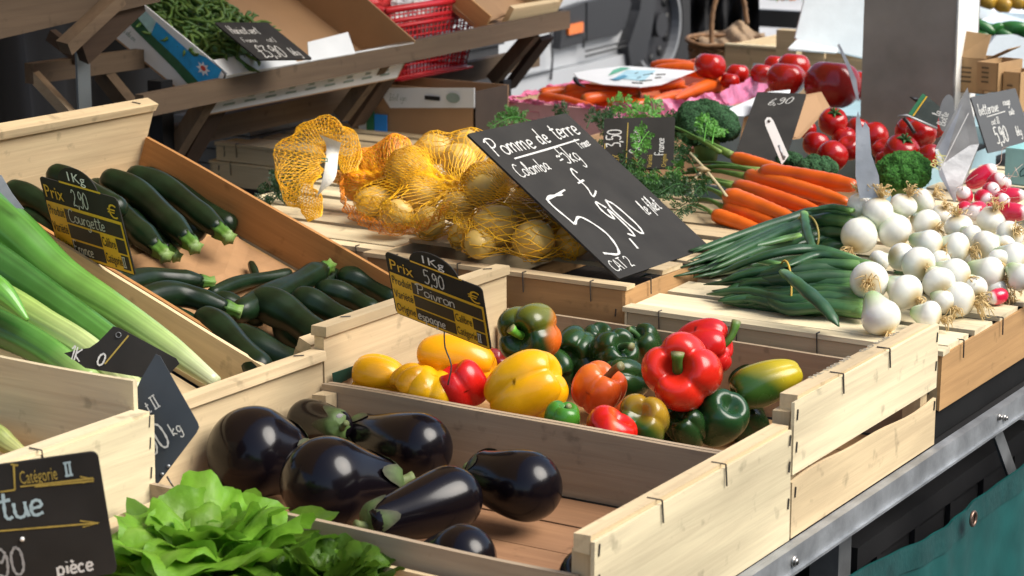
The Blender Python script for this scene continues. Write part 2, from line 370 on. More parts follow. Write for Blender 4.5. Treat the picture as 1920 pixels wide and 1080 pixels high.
CARD = plain('brown_cardboard', (.36, .22, .115), .8, 0, .08, 9, .1)
CARDL = plain('white_coated_cardboard', (.70, .74, .76), .55, 0, .05, 12, .05)

# ------------------------------------------------------------ the ground and the far side of the market
g = MB(); g.box((-150, -100, -.9), (100, 150, -.85)); struct('ground', g, plain('asphalt', (.075, .075, .078), .9, 0, .2, 3, .5))

# sales table: dark top boards, galvanised edge rail, legs
tb = thing('market_table', 'long market table under the crates with a galvanised steel edge rail', 'table', (-.8, .5, -.85))
for k in range(8):
    b = MB(); x0 = -1.6+k*.2; b.box((x0, -1.6, -.03), (x0+(.1985 if k < 7 else .199), 3.1, -.002)); b.build('table_board', wood('black_table_board', (.016, .015, .014), 1, rough=.9), tb)
r = MB(); r.box((.006, -1.7, -.024), (.012, 3.2, .0)); r.box((.0, -1.7, -.003), (.0058, 3.2, 0.0)); r.box((.004, -1.7, -.027), (.016, 3.2, -.0241)); r.build('edge_rail', GALV, tb)
def bolt(y, z, s=.006):
    b = MB(); b.tube([(.012, y, z), (.0145, y, z)], s, 10); b.tube([(.0145, y, z), (.017, y, z)], s*.6, 8); b.build('bolt', plain('bolt_steel', (.4, .38, .35), .35, 1, .2), tb)
for px, py in ((1872, 782), (1882, 785), (1487, 1060)): p = PX(px, py, .012); bolt(p[1], max(p[2], -.014), .006 if px < 1500 else .0042)
p = PX(1868, 808, -.01); q = PX(1915, 880, -.01)
b = MB(); b.beam((-.01, p[1], p[2]), (-.01, q[1]+.02, q[2]-.06), .022, .004, up=(1, 0, 0)); b.build('brace', GALV, tb)
for y in (-1.2, .4, 1.8):
    for x in (-1.5, -.08):
        b = MB(); b.box((x, y, -.85), (x+.035, y+.035, -.03)); b.build('leg', GALV, tb)
# teal skirt hanging on the customer side
def skirt():
    pts = [PX(1560, 1092, .05), PX(1640, 1055, .05), PX(1740, 1005, .05), PX(1822, 945, .05), PX(1875, 905, .05), PX(1925, 862, .05)]
    e = pts[-1]-pts[-2]; s0 = pts[1]-pts[0]; P = [pts[0]-s0*6]+pts+[pts[-1]+e*6, pts[-1]+e*12]
    T = catmull(P, 260); n = 40; G = np.zeros((260, n, 3))
    for j in range(n):
        v = j/(n-1); y = T[:, 1]; z = T[:, 2]*(1-v)+(-.84)*v
        fold = .016*np.sin(y*31+1.6*np.sin(y*7)+v)*(.15+v)+.004*np.sin(y*71+2*np.sin(y*13)+2*v)*(.3+.7*v)
        G[:, j] = np.stack([.05+fold+.03*v, y, z], 1)
    return G
sk = thing('table_skirt', 'teal tarpaulin skirt with metal eyelets hanging in folds below the steel rail', 'tarpaulin', (.06, .5, -.84))
G = skirt(); b = MB(); b.grid(G); b.grid(G[:, ::-1]+np.array([-.0012, 0, 0]))
b.build('cloth', plain('teal_tarpaulin', (.006, .066, .062), .42, 0, .3, 14, .3, spec=.4), sk)
b = MB(); hem = G[:, :3].copy(); hem[:, :, 0] += .0015; hem[:, 2, 2] = hem[:, 0, 2]-.028; hem[:, 1, 2] = hem[:, 0, 2]-.014; b.grid(hem); b.build('hem', plain('dark_teal_hem', (.004, .045, .043), .45, 0, .25, 30, .4), sk)
for px, py in ((1822, 972), (1590, 1110)):
    c = PX(px, py, .064); b = MB(); a = np.linspace(0, 2*math.pi, 17); b.tube([c+np.array([.002, .008*math.cos(t), .008*math.sin(t)]) for t in a], .002, 6, cap=False)
    b.tube([c, c+np.array([.001, 0, 0])], .006, 12); b.build('eyelet', plain('eyelet_metal', (.3, .2, .15), .4, .9, .2), sk)
# goods stored under the table
def softbox(mb, a, b_, r=.006):
    mb.box(a, b_, jit=r*.3)
for lab, a, b_, c in (('dark plastic storage crate under the table behind the steel brace', (-.52, .62, -.62), (-.12, 1.25, -.16), (.03, .03, .032)),
                      ('dark grey sack bag slumped under the table near the teal skirt', (-.45, .05, -.66), (-.1, .5, -.2), (.05, .045, .045)),
                      ('black storage crate under the table at the picture bottom', (-.5, -.45, -.62), (-.16, -.02, -.22), (.02, .02, .021))):
    t = thing('storage_crate', lab, 'crate', ((a[0]+b_[0])/2, (a[1]+b_[1])/2, a[2])); m = plain('dark_plastic_%d' % int(c[0]*1000), c, .5, 0, .4, 5, .2)
    b = MB(); b.box(a, (b_[0], b_[1], b_[2]-.03)); b.build('body', m, t)
    b = MB(); b.box((a[0]-.01, a[1]-.01, b_[2]-.029), (b_[0]+.01, b_[1]+.01, b_[2])); b.build('rim', m, t)
    for k in range(5):
        y = a[1]+(b_[1]-a[1])*(k+.5)/5; b = MB(); b.box((b_[0]+.001, y-.006, a[2]+.02), (b_[0]+.008, y+.006, b_[2]-.031)); b.build('rib', m, t)
# black sheet added to stand for the dark stall interior on the left
def dark_sheet_back():
    ys = np.linspace(-.6, 3.4, 120); zs = np.linspace(-.84, .85, 30); G = np.zeros((120, 30, 3))
    for j, z in enumerate(zs): G[:, j] = np.stack([-2.75+.05*np.sin(ys*11+.8*np.sin(z*3))+.02*np.sin(ys*31), ys, np.full(120, z)], 1)
    return G
b = MB(); b.grid(dark_sheet_back()); tag(b.build('dark_backdrop_sheet', plain('black_cloth', (.010, .010, .011), .9, 0, .3, 6)), 'black sheet added for the dark behind the stall at the picture left', 'cloth')
# unseen awning above the stall, added to shade its back rows
aw = thing('added_shade_awning', 'unseen canvas awning added over the stall to shade its back', 'awning', (-1.6, .5, -.85))
G = np.zeros((30, 30, 3))
for i, x in enumerate(np.linspace(-3.6, -.55, 30)):
    for j, y in enumerate(np.linspace(-2.2, 2.6, 30)): G[i, j] = (x, y, 1.55+.1*(i/29)*(1-i/29)*4-.22*(i/29)+.015*math.sin(y*6))
b = MB(); b.grid(G); 
CV = plain('cream_canvas', (.42, .31, .19), .85, 0, .08); _N = CV.node_tree.nodes; _L = CV.node_tree.links; _t = _N.new('ShaderNodeBsdfTranslucent'); _t.inputs[0].default_value = (.75, .48, .22, 1); _m = _N.new('ShaderNodeMixShader'); _m.inputs[0].default_value = .22
_L.new(_N['Principled BSDF'].outputs[0], _m.inputs[1]); _L.new(_t.outputs[0], _m.inputs[2]); _L.new(_m.outputs[0], _N['Material Output'].inputs[0])
b.build('canvas', CV, aw)
for x, y in ((-3.5, -2.1), (-3.5, 2.5)):
    b = MB(); b.tube([(x, y, -.85), (x, y, 1.55)], .02, 10); b.build('pole', GALV, aw)

# unseen row of houses, added to cover the bright horizon sky in reflections
hs_ = thing('added_house_row', 'unseen row of houses added to dim the sky reflected in the stall', 'building', (9, 0, -.85))
PL = plain('ochre_plaster', (.34, .27, .18), .9, 0, .15, .6, .2); WG = plain('window_glass', (.03, .035, .04), .1, 0, .2, 3); SH = plain('grey_shutter', (.16, .19, .19), .6)
b = MB(); b.box((9, -9, -.85), (15, 9, 5.2)); b.build('wall', PL, hs_); b = MB(); b.hexa([(8.7, -9.2, 5.2), (15.3, -9.2, 5.2), (15.3, 9.2, 5.2), (8.7, 9.2, 5.2), (11.9, -9.2, 7), (12.1, -9.2, 7), (12.1, 9.2, 7), (11.9, 9.2, 7)]); b.build('roof', plain('roof_tiles', (.22, .09, .05), .85, 0, .3, 4, .3), hs_)
for zz in (.1, 2.9):
    for k in range(8):
        y = -8+k*2.1; b = MB(); b.box((8.96, y, zz), (8.998, y+.9, zz+1.5)); b.build('window', WG, hs_)
        for y2 in (y-.47, y+.92): b = MB(); b.box((8.93, y2, zz-.05), (8.998, y2+.45, zz+1.55)); b.build('shutter', SH, hs_)
# ------------------------------------------------------------ crates
HS2 = float(PY(1300, 630, .556)[2])
def staple(p, d1, l1, d2=None, l2=0, parent=None, r=.00072):
    p = np.array(p, float); P = [p]
    P.append(p+np.array(d1)*l1)
    if d2 is not None: P.append(P[-1]+np.array(d2)*l2)
    b = MB()
    for a, c in zip(P[:-1], P[1:]): b.beam(a, c, r*2, r*1.6, up=(.3, .5, .81))
    b.build('staple', STEEL, parent, world=False)
def board(parent, name, a, b_, mat, jit=.0008, cuts=None, wav=0, ax=0):
    """a sawn board; wav waves its upper edge"""
    mb = MB(); a = np.array(a, float); b_ = np.array(b_, float)
    if wav:
        n = 14; other = 1-ax; V = []; F = []
        for i in range(n+1):
            t = i/n; x = a[ax]*(1-t)+b_[ax]*t; zt = b_[2]+wav*math.sin(t*5.1+.6)+wav*.4*math.sin(t*13)
            for yy, zz in ((a[other], a[2]), (b_[other], a[2]), (b_[other], zt), (a[other], zt)):
                q = [0, 0, zz]; q[ax] = x; q[other] = yy; V.append(q)
        for i in range(n):
            for k in range(4): F.append((i*4+k, i*4+(k+1) % 4, (i+1)*4+(k+1) % 4, (i+1)*4+k))
        F += [(3, 2, 1, 0), tuple(n*4+k for k in range(4))]; mb.add(V, F)
    else: mb.box(a, b_, jit=jit)
    return mb.build(name, mat, parent, world=False)
def crate(label, M, L, W, he, hs, side=GREYW, end=PALE, floor=WARM, frontc=CREAM, slats=False, bar=.018, group='wooden vegetable crates', rearc=None, seed=1, sidethin=.006, hs2=None):
    """local frame: front end at u=0, rear at u=-L, v from 0 to W, floor at 0"""
    random.seed(seed); np.random.seed(seed)
    t = thing('wooden_crate', label, 'crate', group=group, mat=M); rearc = rearc or end
    for v0 in (.001, W-sidethin-.001): board(t, 'side_board', (-L+bar, v0, .005), (-bar, v0+sidethin, hs if v0 < .1 else (hs2 or hs)), wd(side, 0), wav=.0012)
    # rear end
    board(t, 'end_board', (-L, 0, 0), (-L+bar-.003, W, he-.012), wd(rearc, 1)); board(t, 'end_bar', (-L-.002, -.001, he-.0115), (-L+bar+.001, W+.001, he), wd(end, 1))
    # front end
    if slats:
        board(t, 'end_slat', (-.004, 0, he*.47), (0, W, he-.003), wd(frontc, 1)); board(t, 'end_slat', (-.004, 0, .002), (0, W, he*.40), wd(PALE, 1), wav=.004, ax=1)
        board(t, 'end_bar', (-bar-.006, .016, he-.02), (-.0045, W-.016, he), wd(end, 1))
    else:
        board(t, 'end_slat', (-.004, 0, .001), (0, W, he-.004), wd(frontc, 1)); board(t, 'end_bar', (-bar-.004, 0.001, he-.016), (-.0045, W-.001, he), wd(end, 1))
        board(t, 'end_board', (-.010, .02, .004), (-.0045, W-.02, he-.017), wd(rearc, 1))
    for u0 in ((-L+bar+.0015, -.0285) if M[0][2] == 0 else (-.0285,)):
        for v0 in (.0085, W-.0285): board(t, 'corner_post', (u0, v0, .005), (u0+.02, v0+.02, (he-.0165) if u0 > -.1 else min(hs, he)-.006), wd(end, 2))
    nb = 5
    for k in range(nb):
        v0 = .009+(W-.018)*k/nb; board(t, 'floor_board', (-L+bar+.001, v0, 0), (-bar-.001, v0+(W-.018)/nb-.003, .004), wd(floor, 0))
    # wire staples on the front sheet and over its top
    for v in (.006, W-.007):
        for z in (he*.3, he*.62, he*.85): staple((.0008, v, z), (0, .12, 1), .011, parent=t)
    for v in (W*.3, W*.62): staple((-.014, v, he+.0008), (1, 0, 0), .0152, (.02, .1, -1), .022, parent=t)
    for v in (W*.12, W*.9): staple((-L+.004, v, he+.001), (.7, .7, 0), .012, parent=t)
    return t
T = lambda x, y, z: Matrix.Translation((x, y, z))
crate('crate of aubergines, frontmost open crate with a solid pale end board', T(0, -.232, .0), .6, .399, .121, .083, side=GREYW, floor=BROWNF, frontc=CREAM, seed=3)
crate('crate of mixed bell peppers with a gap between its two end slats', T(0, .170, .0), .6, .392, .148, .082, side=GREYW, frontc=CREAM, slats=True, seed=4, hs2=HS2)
INK = plain('stamp_ink', (.34, .31, .24), .9)
for s_, y_ in (('FAL 1000 307', .085), ('GLO BOIS 5H', .215)): printed(s_, -.019, y_, .009, INK, bpy.data.objects['wooden_crate.001'], z=.1483, rot=math.pi/2, width=.105)
TH = math.radians(19.7)
def tiltM(x, y, z, th): return T(x, y, z) @ Matrix.Rotation(th, 4, 'Y')
CO = np.array([-.655, 0, .006]); CN = np.array([math.sin(TH), 0, math.cos(TH)]); CU = np.array([-math.cos(TH), 0, math.sin(TH)])
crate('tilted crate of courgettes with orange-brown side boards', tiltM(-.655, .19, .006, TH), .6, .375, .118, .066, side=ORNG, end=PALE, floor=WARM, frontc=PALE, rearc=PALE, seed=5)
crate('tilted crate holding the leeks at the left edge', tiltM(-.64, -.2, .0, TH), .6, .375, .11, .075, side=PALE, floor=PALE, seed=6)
crate('raised crate at the left edge with a corner post and stapled end board', T(-.5, -.63, .062), .6, .408, .094, .124, side=CREAM, end=CREAM, rearc=PALE, frontc=CREAM, seed=7)
crate('crate of lettuces at the bottom edge of the picture', T(.02, -.66, 0), .5, .42, .075, .06, side=PALE, seed=8)

def platform(label, x0, x1, y0, y1, z0, z1, tone=PALE, front=PALE, right=PALE, nsl=6, seed=1, along=1, openf=0, rim=True):
    """an upturned crate: sheets round the sides and spaced slats on top"""
    random.seed(seed); np.random.seed(seed)
    t = thing('wooden_crate', label, 'crate', (x0, y0, z0), 'upturned crates carrying vegetables')
    W, D, H = x1-x0, y1-y0, z1-z0
    board(t, 'side_board', (.004, 0, 0), (W-.004, .004, H-.006), wd(front, 0)); board(t, 'side_board', (.004, D-.004, 0), (W-.004, D, H-.006), wd(tone, 0))
    board(t, 'end_board', (0, 0, 0), (.0038, D, H-.006), wd(tone, 1)); board(t, 'end_board', (W-.0038, 0, 0), (W, D, H-.006), wd(right, 1))
    for u in (.006, W-.026):
        for v in (.006, D-.026): board(t, 'corner_post', (u, v, 0), (u+.02, v+.02, H-.007), wd(tone, 2))
    if rim:
        board(t, 'rail', (-.002, -.002, H-.0055), (W+.002, .022, H), wd(tone, 0)); board(t, 'rail', (-.002, D-.02, H-.0055), (W+.002, D+.002, H), wd(tone, 0))
    n = nsl
    for k in range(n):
        if along == 1:    # slats along Y
            u = .003+(W-.006)*k/n; w_ = (W-.006)/n-.012-.01*random.random()
            board(t, 'slat', (u, .0235, H-.005), (u+w_, D-.0215, H-.001+.003*random.random()), wd(tone, 1))
        else:
            v = .024+(D-.046)*k/n; w_ = (D-.046)/n-.014-.012*random.random()
            if v/D < openf: continue
            board(t, 'slat', (.002, v, H-.005), (W-.002, v+w_, H-.001+.003*random.random()), wd(tone, 0))
    for u in np.linspace(.05, W-.05, 4):
        staple((u, .006, H+.001), (0, -1, 0), .0085, (.05, 0, -1), .026, parent=t)
    for v in np.linspace(.06, D-.06, 5):
        staple((W-.004, v, H+.001), (1, 0, 0), .008, (.0, .06, -1), .022, parent=t)
    for z in (H*.25, H*.6): staple((.02, -.0008, z), (.1, 0, 1), .01, parent=t); staple((W-.014, -.0008, z), (.1, 0, 1), .01, parent=t)
    return t
platform('upturned crate with figured wood end under the spring onions', -.425, -.004, .585, 1.24, .036, .108, CREAM, front=PALE, right=WARM, nsl=7, seed=11, along=2)
platform('upturned crate with figured wood end under the radishes', -.425, -.004, 1.245, 1.86, .036, .106, CREAM, front=PALE, right=WARM, nsl=7, seed=12, along=2)
platform('upturned crate of warm wood under the potato bag and the big slate sign', -.835, -.432, .60, 1.2, .03, .131, PALE, front=WARM, right=WARM, nsl=7, seed=13, along=2, openf=.12)
platform('slatted crate strewn with herb sprigs left of the potato bag', -1.255, -.842, .66, 1.33, .0, .122, CREAM, front=PALE, right=WARM, nsl=7, seed=14, along=2)
for k, (dx, z0, z1, lab) in enumerate(((0, .001, .047, 'lower crate of the stack of two closed crates behind the net tail'), (.015, .0485, .083, 'upper crate of the stack of two closed crates behind the net tail'))):
    platform(lab, -1.82+dx, -1.30+dx, 1.47, 1.80, z0, z1, GREYW if 0 else PALE, front=PALE, nsl=4, seed=15+k, along=2)
b = MB(); b.box((-.44, .58, .0), (-.01, 1.9, .034)); tag(b.build('black_tray', plain('black_tray_plastic', (.008, .008, .008), .8, 0, .3, 10, .2, spec=.15)), 'black plastic tray under the upturned crates at the right edge', 'tray')
# ------------------------------------------------------------ the weathered rack behind, with its own steel feet
rk = thing('display_rack', 'weathered grey wooden display rack sloping up behind the table', 'rack', (-1.6, 1.3, -.85))
def rb(name, p, q, w_, h, c=OLD, up=(0, 0, 1), par=None):
    d = np.abs(np.array(q)-np.array(p)); ax = int(np.argmax(d)); b = MB(); b.beam(p, q, w_, h, up=up); b.build(name, wd(c, ax), par or rk)
XR = -1.5
P = lambda px, py, x=XR: PX(px, py, x)
rb('front_rail', P(262, 199), P(1062, 36), .018, .037)
rb('lower_rail', P(270, 268, -1.67), P(1005, 106, -1.67), .02, .042)
rb('back_rail', P(590, 55, -1.78), P(960, -25, -1.78), .02, .04)
for px, py, qx, qy in ((392, 178, 318, 300), (722, 108, 640, 218), (1000, 62, 925, 150)):
    a = P(px, py, -1.512); c = P(qx, qy, -1.61); rb('strut', a, c, .026, .026, OLD, up=(0, 1, 0))
    a = P(px+24, py+8, -1.53); c = P(qx+28, qy+14, -1.63); rb('strut', a, c, .012, .045, DARKW, up=(0, 1, 0))
for px in (940, 300): a = P(px, 150, -1.6); b = MB(); b.box((a[0]-.015, a[1]-.015, -.85), (a[0]+.015, a[1]+.015, a[2])); b.build('foot', plain('dark_steel', (.02, .02, .022), .5, .5), rk)
rk2 = thing('display_rack', 'weathered wooden rack frame at the top left corner on grey steel legs', 'rack', (-1.6, .7, -.85))
rb('front_rail', P(-60, 48), P(290, -30), .018, .056, OLD, par=rk2)
rb('front_rail', P(-60, 16, -1.515), P(290, -60, -1.515), .03, .02, WARM, par=rk2)
a = P(222, -5, -1.475); c = P(120, 90, -1.485); rb('strut', a, c, .024, .022, OLD, up=(0, 1, 0), par=rk2)
a = P(258, -5, -1.51); c = P(150, 95, -1.53); rb('strut', a, c, .02, .05, DARKW, up=(0, 1, 0), par=rk2)
rb('lower_rail', P(55, 138, -1.68), P(420, 88, -1.68), .02, .033, OLD, par=rk2)
rb('side_rail', P(62, 140, -1.68), P(150, 235, -1.55), .012, .02, GREYW, par=rk2)
rb('cross_rail', P(190, 135, -1.7), P(255, 215, -1.6), .02, .03, OLD, par=rk2)
rb('cross_rail', P(95, 65, -1.72), P(150, 108, -1.66), .015, .02, DARKW, par=rk2)
a = P(166, 90, -1.56); b = MB(); b.box((a[0]-.002, a[1]-.03, -.85), (a[0]+.002, a[1]+.0, a[2]+.03)); b.box((a[0]-.03, a[1]-.0, -.85), (a[0]-.002, a[1]+.003, a[2]+.03)); b.build('steel_leg', plain('grey_angle_steel', (.16, .18, .19), .45, .6, .15, 10), rk2)

# tilted cardboard box of green beans
BT = math.radians(30)
O = PX(392, 213, -1.53)
BM = tiltM(O[0], O[1], O[2], BT); BU = np.array([-math.cos(BT), 0, math.sin(BT)]); BN = np.array([math.sin(BT), 0, math.cos(BT)])
bx = thing('cardboard_box', 'open printed cardboard box of green beans tilted on the rack', 'box', mat=BM)
BL_, BW_, BH_ = .48, .56, .088
def loc(parent, name, mat, P4, n, t=.003): b = MB(); b.quadslab(P4, n, t); return b.build(name, mat, parent, world=False)
loc(bx, 'floor', CARD, [(-BL_, 0, 0), (0, 0, 0), (0, BW_, 0), (-BL_, BW_, 0)], (0, 0, 1))
loc(bx, 'side_panel', CARDL, [(-BL_, 0, 0), (0, 0, 0), (0, 0, BH_*.95), (-BL_, 0, BH_)], (0, -1, 0))
loc(bx, 'side_panel', CARD, [(0, BW_, 0), (-BL_, BW_, 0), (-BL_, BW_, BH_*1.3), (0, BW_, BH_*.95)], (0, -1, 0))
loc(bx, 'front_panel', CARDL, [(0, 0, 0), (0, BW_, 0), (0, BW_, BH_*.9), (0, 0, BH_*.9)], (1, 0, 0))
loc(bx, 'back_panel', CARD, [(-BL_, 0, 0), (-BL_, BW_, 0), (-BL_, BW_, BH_*1.3), (-BL_, 0, BH_*1.3)], (1, 0, 0))
loc(bx, 'front_flap', CARDL, [(.001, .0, BH_*.9), (.001, .2, BH_*.9), (-.035, .19, BH_*.98), (-.035, .0, BH_*.98)], (0, 0, 1), .002)
loc(bx, 'front_flap', CARDL, [(.001, .23, BH_*.9), (.001, .37, BH_*.9), (-.04, .385, BH_*1.1), (-.035, .26, BH_*1.05)], (0, 0, 1), .002)
# printed landscape on the side: sky, hill, sun
pr = [('blue_print', (.02, .30, .62), [(-.17, .045), (-.012, .03), (-.012, BH_*.93), (-.05, BH_*.93), (-.09, BH_*.80), (-.17, BH_*.85)]),
      ('pale_blue_print', (.38, .62, .66), [(-.30, .062), (-.171, .045), (-.171, BH_*.85), (-.26, BH_*.97), (-.30, BH_*.97)]),
      ('yellow_sky_print', (.80, .74, .05), [(-.37, .066), (-.301, .062), (-.301, BH_*.97), (-.37, BH_*.98)]),
      ('hill_print', (.03, .12, .05), [(-.392, .050), (-.30, .052), (-.2, .036), (-.1, .026), (-.012, .01), (-.012, .031), (-.1, .044), (-.17, .050), (-.24, .066), (-.3, .066), (-.34, .082), (-.392, .076)])]
for nm, c, P4 in pr:
    b = MB(); n = len(P4); k = .0005+.0003*pr.index((nm, c, P4)); b.add([(x, -k, z) for x, z in P4], [tuple(range(n))]); b.build('print', plain(nm, c, .5, 0, .15, 60), bx, world=False)
SM = frame((-.26, -.0045, .022), (1, 0, -.16), (.0, 0, 1), (0, -1, 0)); b = MB(); write(b, 'les Vergers du marais', 0, 0, .011, .0011, .3, .8)
b2 = child('lettering', b.data('lettering', plain('grey_ink', (.25, .33, .3), .7)), bx, mat=SM)
b = MB(); a_ = np.linspace(0, 2*math.pi, 17)[:-1]; b.add([(-.045+.016*(1 if i % 2 else .55)*math.cos(t), -.0024, .062+.012*(1 if i % 2 else .55)*math.sin(t)) for i, t in enumerate(a_)], [tuple(range(16))]); b.build('print', plain('white_print', (.8, .8, .8), .6), bx, world=False)
b = MB(); b.add([(-.045+.006*math.cos(t), -.0028, .063+.004*math.sin(t)) for t in a_], [tuple(range(16))]); b.build('print', plain('red_print', (.6, .06, .03), .6), bx, world=False)
b = MB()
for k in range(9):
    y = .03+k*.058; b.box((.0006, y, .012), (.0012, y+.03, .016)); b.box((.0006, y+.004, .022), (.0012, y+.02, .026))
b.build('print', plain('grey_ink', (.25, .33, .3), .7), bx, world=False)
b = MB(); b.tube([(-.02, .12+.014*math.cos(t), BH_*.945+.001) for t in a_], .001, 4); b.build('print', plain('grey_ink', (.25, .33, .3), .7), bx, world=False)
# beans
random.seed(21); np.random.seed(21)
gm = veg('bean_skin', .5, .4, var=.25, scale=60, bump=.1); gms = []
for k in range(10):
    n = 9; b = MB(); Lb = random.uniform(.07, .11); pts = [(Lb*(i/(n-1)-.5), .010*random.uniform(.4, 1.8)*math.sin(i/(n-1)*math.pi*random.choice((1, 1, 2))), .006*math.sin(i*.9+k)) for i in range(n)]
    c = lerpc([random.random()], [(0, (.03, .085, .014)), (1, (.10, .18, .035))])[0]
    b.tube(catmull(pts, 12), [.0008]+[.0031]*10+[.0006], 6, color=c); gms.append(b.data('green_bean', gm))
for k in range(280):
    u = random.uniform(-.44, -.035); v = random.uniform(.02, .215); 
    hgt = .040+.048*math.exp(-((v-.12)/.10)**2)*(1.15+u)+.012*random.random()
    M_ = BM @ T(u, v, max(.01, hgt)) @ Matrix.Rotation(random.uniform(0, 6.28), 4, 'Z') @ Matrix.Rotation(random.uniform(-.35, .35), 4, 'Y')
    o = bpy.data.objects.new('green_bean', gms[k % 10]); col.objects.link(o); o.matrix_world = M_
    tag(o, 'thin green bean in the heap in the tilted printed cardboard box', 'green bean', 'green beans heaped in the tilted box')
b = MB(); b.box((-.45, .01, .004), (-.02, .23, .040), jit=.004); tag(b.build('bean_heap', plain('bean_mass', (.03, .09, .015), .7, 0, .5, 60, .5), bx, world=False), None, None, kind='stuff')

# things behind the rack's right part
t = thing('plastic_basket', 'red plastic lattice basket standing on the rack', 'basket', PX(800, 120, -1.62))
a = PX(722, 20, -1.60); bR = PX(903, -8, -1.60); cL = PX(752, 150, -1.60); cR = PX(888, 124, -1.60)
ex = np.array([0, 1., 0]); RM = plain('red_plastic', (.62, .02, .03), .35, 0, .1, 20)
wT = (bR[1]-a[1]); wB = cR[1]-cL[1]; zT = a[2]; zB = cL[2]
def bk(u, v, s):  # position on a basket wall, s=0 front, 1 back, 2 left, 3 right
    y0 = a[1]*(1-v)+cL[1]*v; y1 = bR[1]*(1-v)+cR[1]*v; dpt = .19*(1-.25*v); xf = -1.60-.02*v; z = zT*(1-v)+zB*v
    return {0: (xf, y0+(y1-y0)*u, z), 1: (xf-dpt, y0+(y1-y0)*u, z), 2: (xf-dpt*u, y0, z), 3: (xf-dpt*u, y1, z)}[s]
for s, n in ((0, 22), (1, 22), (2, 12), (3, 12)):
    b = MB()
    for k in range(n+1): b.tube([bk(k/n, v, s) for v in (0, .5, 1)], .0018, 4)
    for v in np.linspace(0, 1, 13): b.tube([bk(u, v, s) for u in (0, 1)], .0016 if 0 < v < .95 and abs(v-.2) > .05 else .005, 4)
    b.build('lattice_wall', RM, t)
b = MB(); b.tube([bk(0, 0, 0), bk(1, 0, 0), bk(1, 0, 1), bk(0, 0, 1), bk(0, 0, 0)], .007, 6); b.build('rim', RM, t)
b = MB(); b.box((cL[0]-.14, cL[1], zB-.003), (cL[0], cR[1], zB)); b.build('base', RM, t)
def crumple(name, label, cat, c, r, mat, seed=0, flat=.6, parent=None):
    u = np.linspace(0, math.pi, 22); v = np.linspace(0, 2*math.pi, 33)[:-1]; U_, V_ = np.meshgrid(u, v, indexing='ij')
    D = np.stack([np.sin(U_)*np.cos(V_), np.sin(U_)*np.sin(V_), np.cos(U_)], -1); n = np.abs(noise3(D, 5, seed)); D2 = D*(.75+.35*n+.12*noise3(D, 13, seed+5))[..., None]*np.array(r)
    b = MB(); b.grid(D2+np.array(c), wrap=True, smooth=False); o = b.build(name, mat); return tag(o, label, cat)
p = PX(805, 15, -1.68); crumple('plastic_bag', 'crumpled white plastic bag inside the red basket', 'bag', p, (.05, .13, .06), plain('white_film', (.7, .72, .74), .25, 0, .1), 3)
p = PX(665, 8, -1.75); crumple('plastic_bag', 'crumpled red plastic bag left of the red basket', 'bag', p, (.05, .14, .05), plain('red_film', (.75, .06, .06), .35, 0, .1), 4)
p = PX(620, 125, -1.68); t = PX(705, 92, -1.75)
b = MB(); b.box((t[0]-.1, t[1]-.09, t[2]-.05), (t[0], t[1]+.12, t[2]+.03), jit=.004); o = tag(b.build('package', plain('purple_print_box', (.10, .02, .05), .5, 0, .6, 25)), 'dark purple and red package left of the red basket', 'package')
# right end of the rack: wooden box with a brown panel, oranges inside
q = tiltM(*PX(905, 62, -1.53).tolist(), math.radians(30)); t = thing('wooden_crate', 'pale wooden crate lying open at the right end of the rack', 'crate', mat=q)
loc(t, 'side_board', wd(WARM, 0), [(-.3, 0, 0), (0, 0, 0), (0, 0, .04), (-.3, 0, .06)], (0, -1, 0), .004)
loc(t, 'floor_board', CARD, [(-.3, 0, 0), (0, 0, 0), (0, .27, 0), (-.3, .27, 0)], (0, 0, 1))
loc(t, 'end_board', wd(PALE, 1), [(0, .08, 0), (0, .27, 0), (0, .27, .05), (0, .08, .05)], (1, 0, 0), .012)
loc(t, 'side_board', wd(PALE, 0), [(0, .27, 0), (-.3, .27, 0), (-.3, .27, .06), (0, .27, .06)], (0, -1, 0), .004)
loc(t, 'inner_flap', CARD, [(-.02, .0, .005), (-.02, .1, .02), (-.3, .13, .05), (-.3, -.02, .03)], (0, 0, 1), .003)
p = PX(978, -4, -1.62); 
for k, (dx, dy) in enumerate(((0, 0), (20, 3))):
    pp = PX(965+dx, 2-dy, -1.66); b = MB(); u = np.linspace(0, math.pi, 12); v = np.linspace(0, 2*math.pi, 17)[:-1]; U_, V_ = np.meshgrid(u, v, indexing='ij'); b.grid(np.stack([np.sin(U_)*np.cos(V_), np.sin(U_)*np.sin(V_), np.cos(U_)], -1)*.02+pp, wrap=True)
    tag(b.build('orange', plain('orange_peel', (.75, .35, .02), .45, 0, .1, 60, .3)), ('left' if k == 0 else 'right')+' orange of the two peeping over the wooden crate on the rack', 'orange')

# white and brown box below the rack, lime crate
q = PX(690, 230, -1.48)
def openbox(name, label, corner, w_, d, h, mats, rot=0, tilt=0):
    M_ = T(*[float(x) for x in corner]) @ Matrix.Rotation(rot, 4, 'Z') @ Matrix.Rotation(tilt, 4, 'Y'); t = thing(name, label, 'box', mat=M_)
    loc(t, 'front_panel', mats[0], [(0, 0, 0), (w_, 0, 0), (w_, 0, h), (0, 0, h)], (0, -1, 0)); loc(t, 'back_panel', mats[1], [(0, d, 0), (w_, d, 0), (w_, d, h), (0, d, h)], (0, -1, 0))
    loc(t, 'side_panel', mats[2], [(w_, 0, 0), (w_, d, 0), (w_, d, h), (w_, 0, h)], (1, 0, 0)); loc(t, 'side_panel', mats[2], [(0, 0, 0), (0, d, 0), (0, d, h), (0, 0, h)], (1, 0, 0))
    loc(t, 'floor', mats[1], [(0, 0, .001), (w_, 0, .001), (w_, d, .001), (0, d, .001)], (0, 0, 1), .002)
    return t
q = PY(676, 262, 1.75)
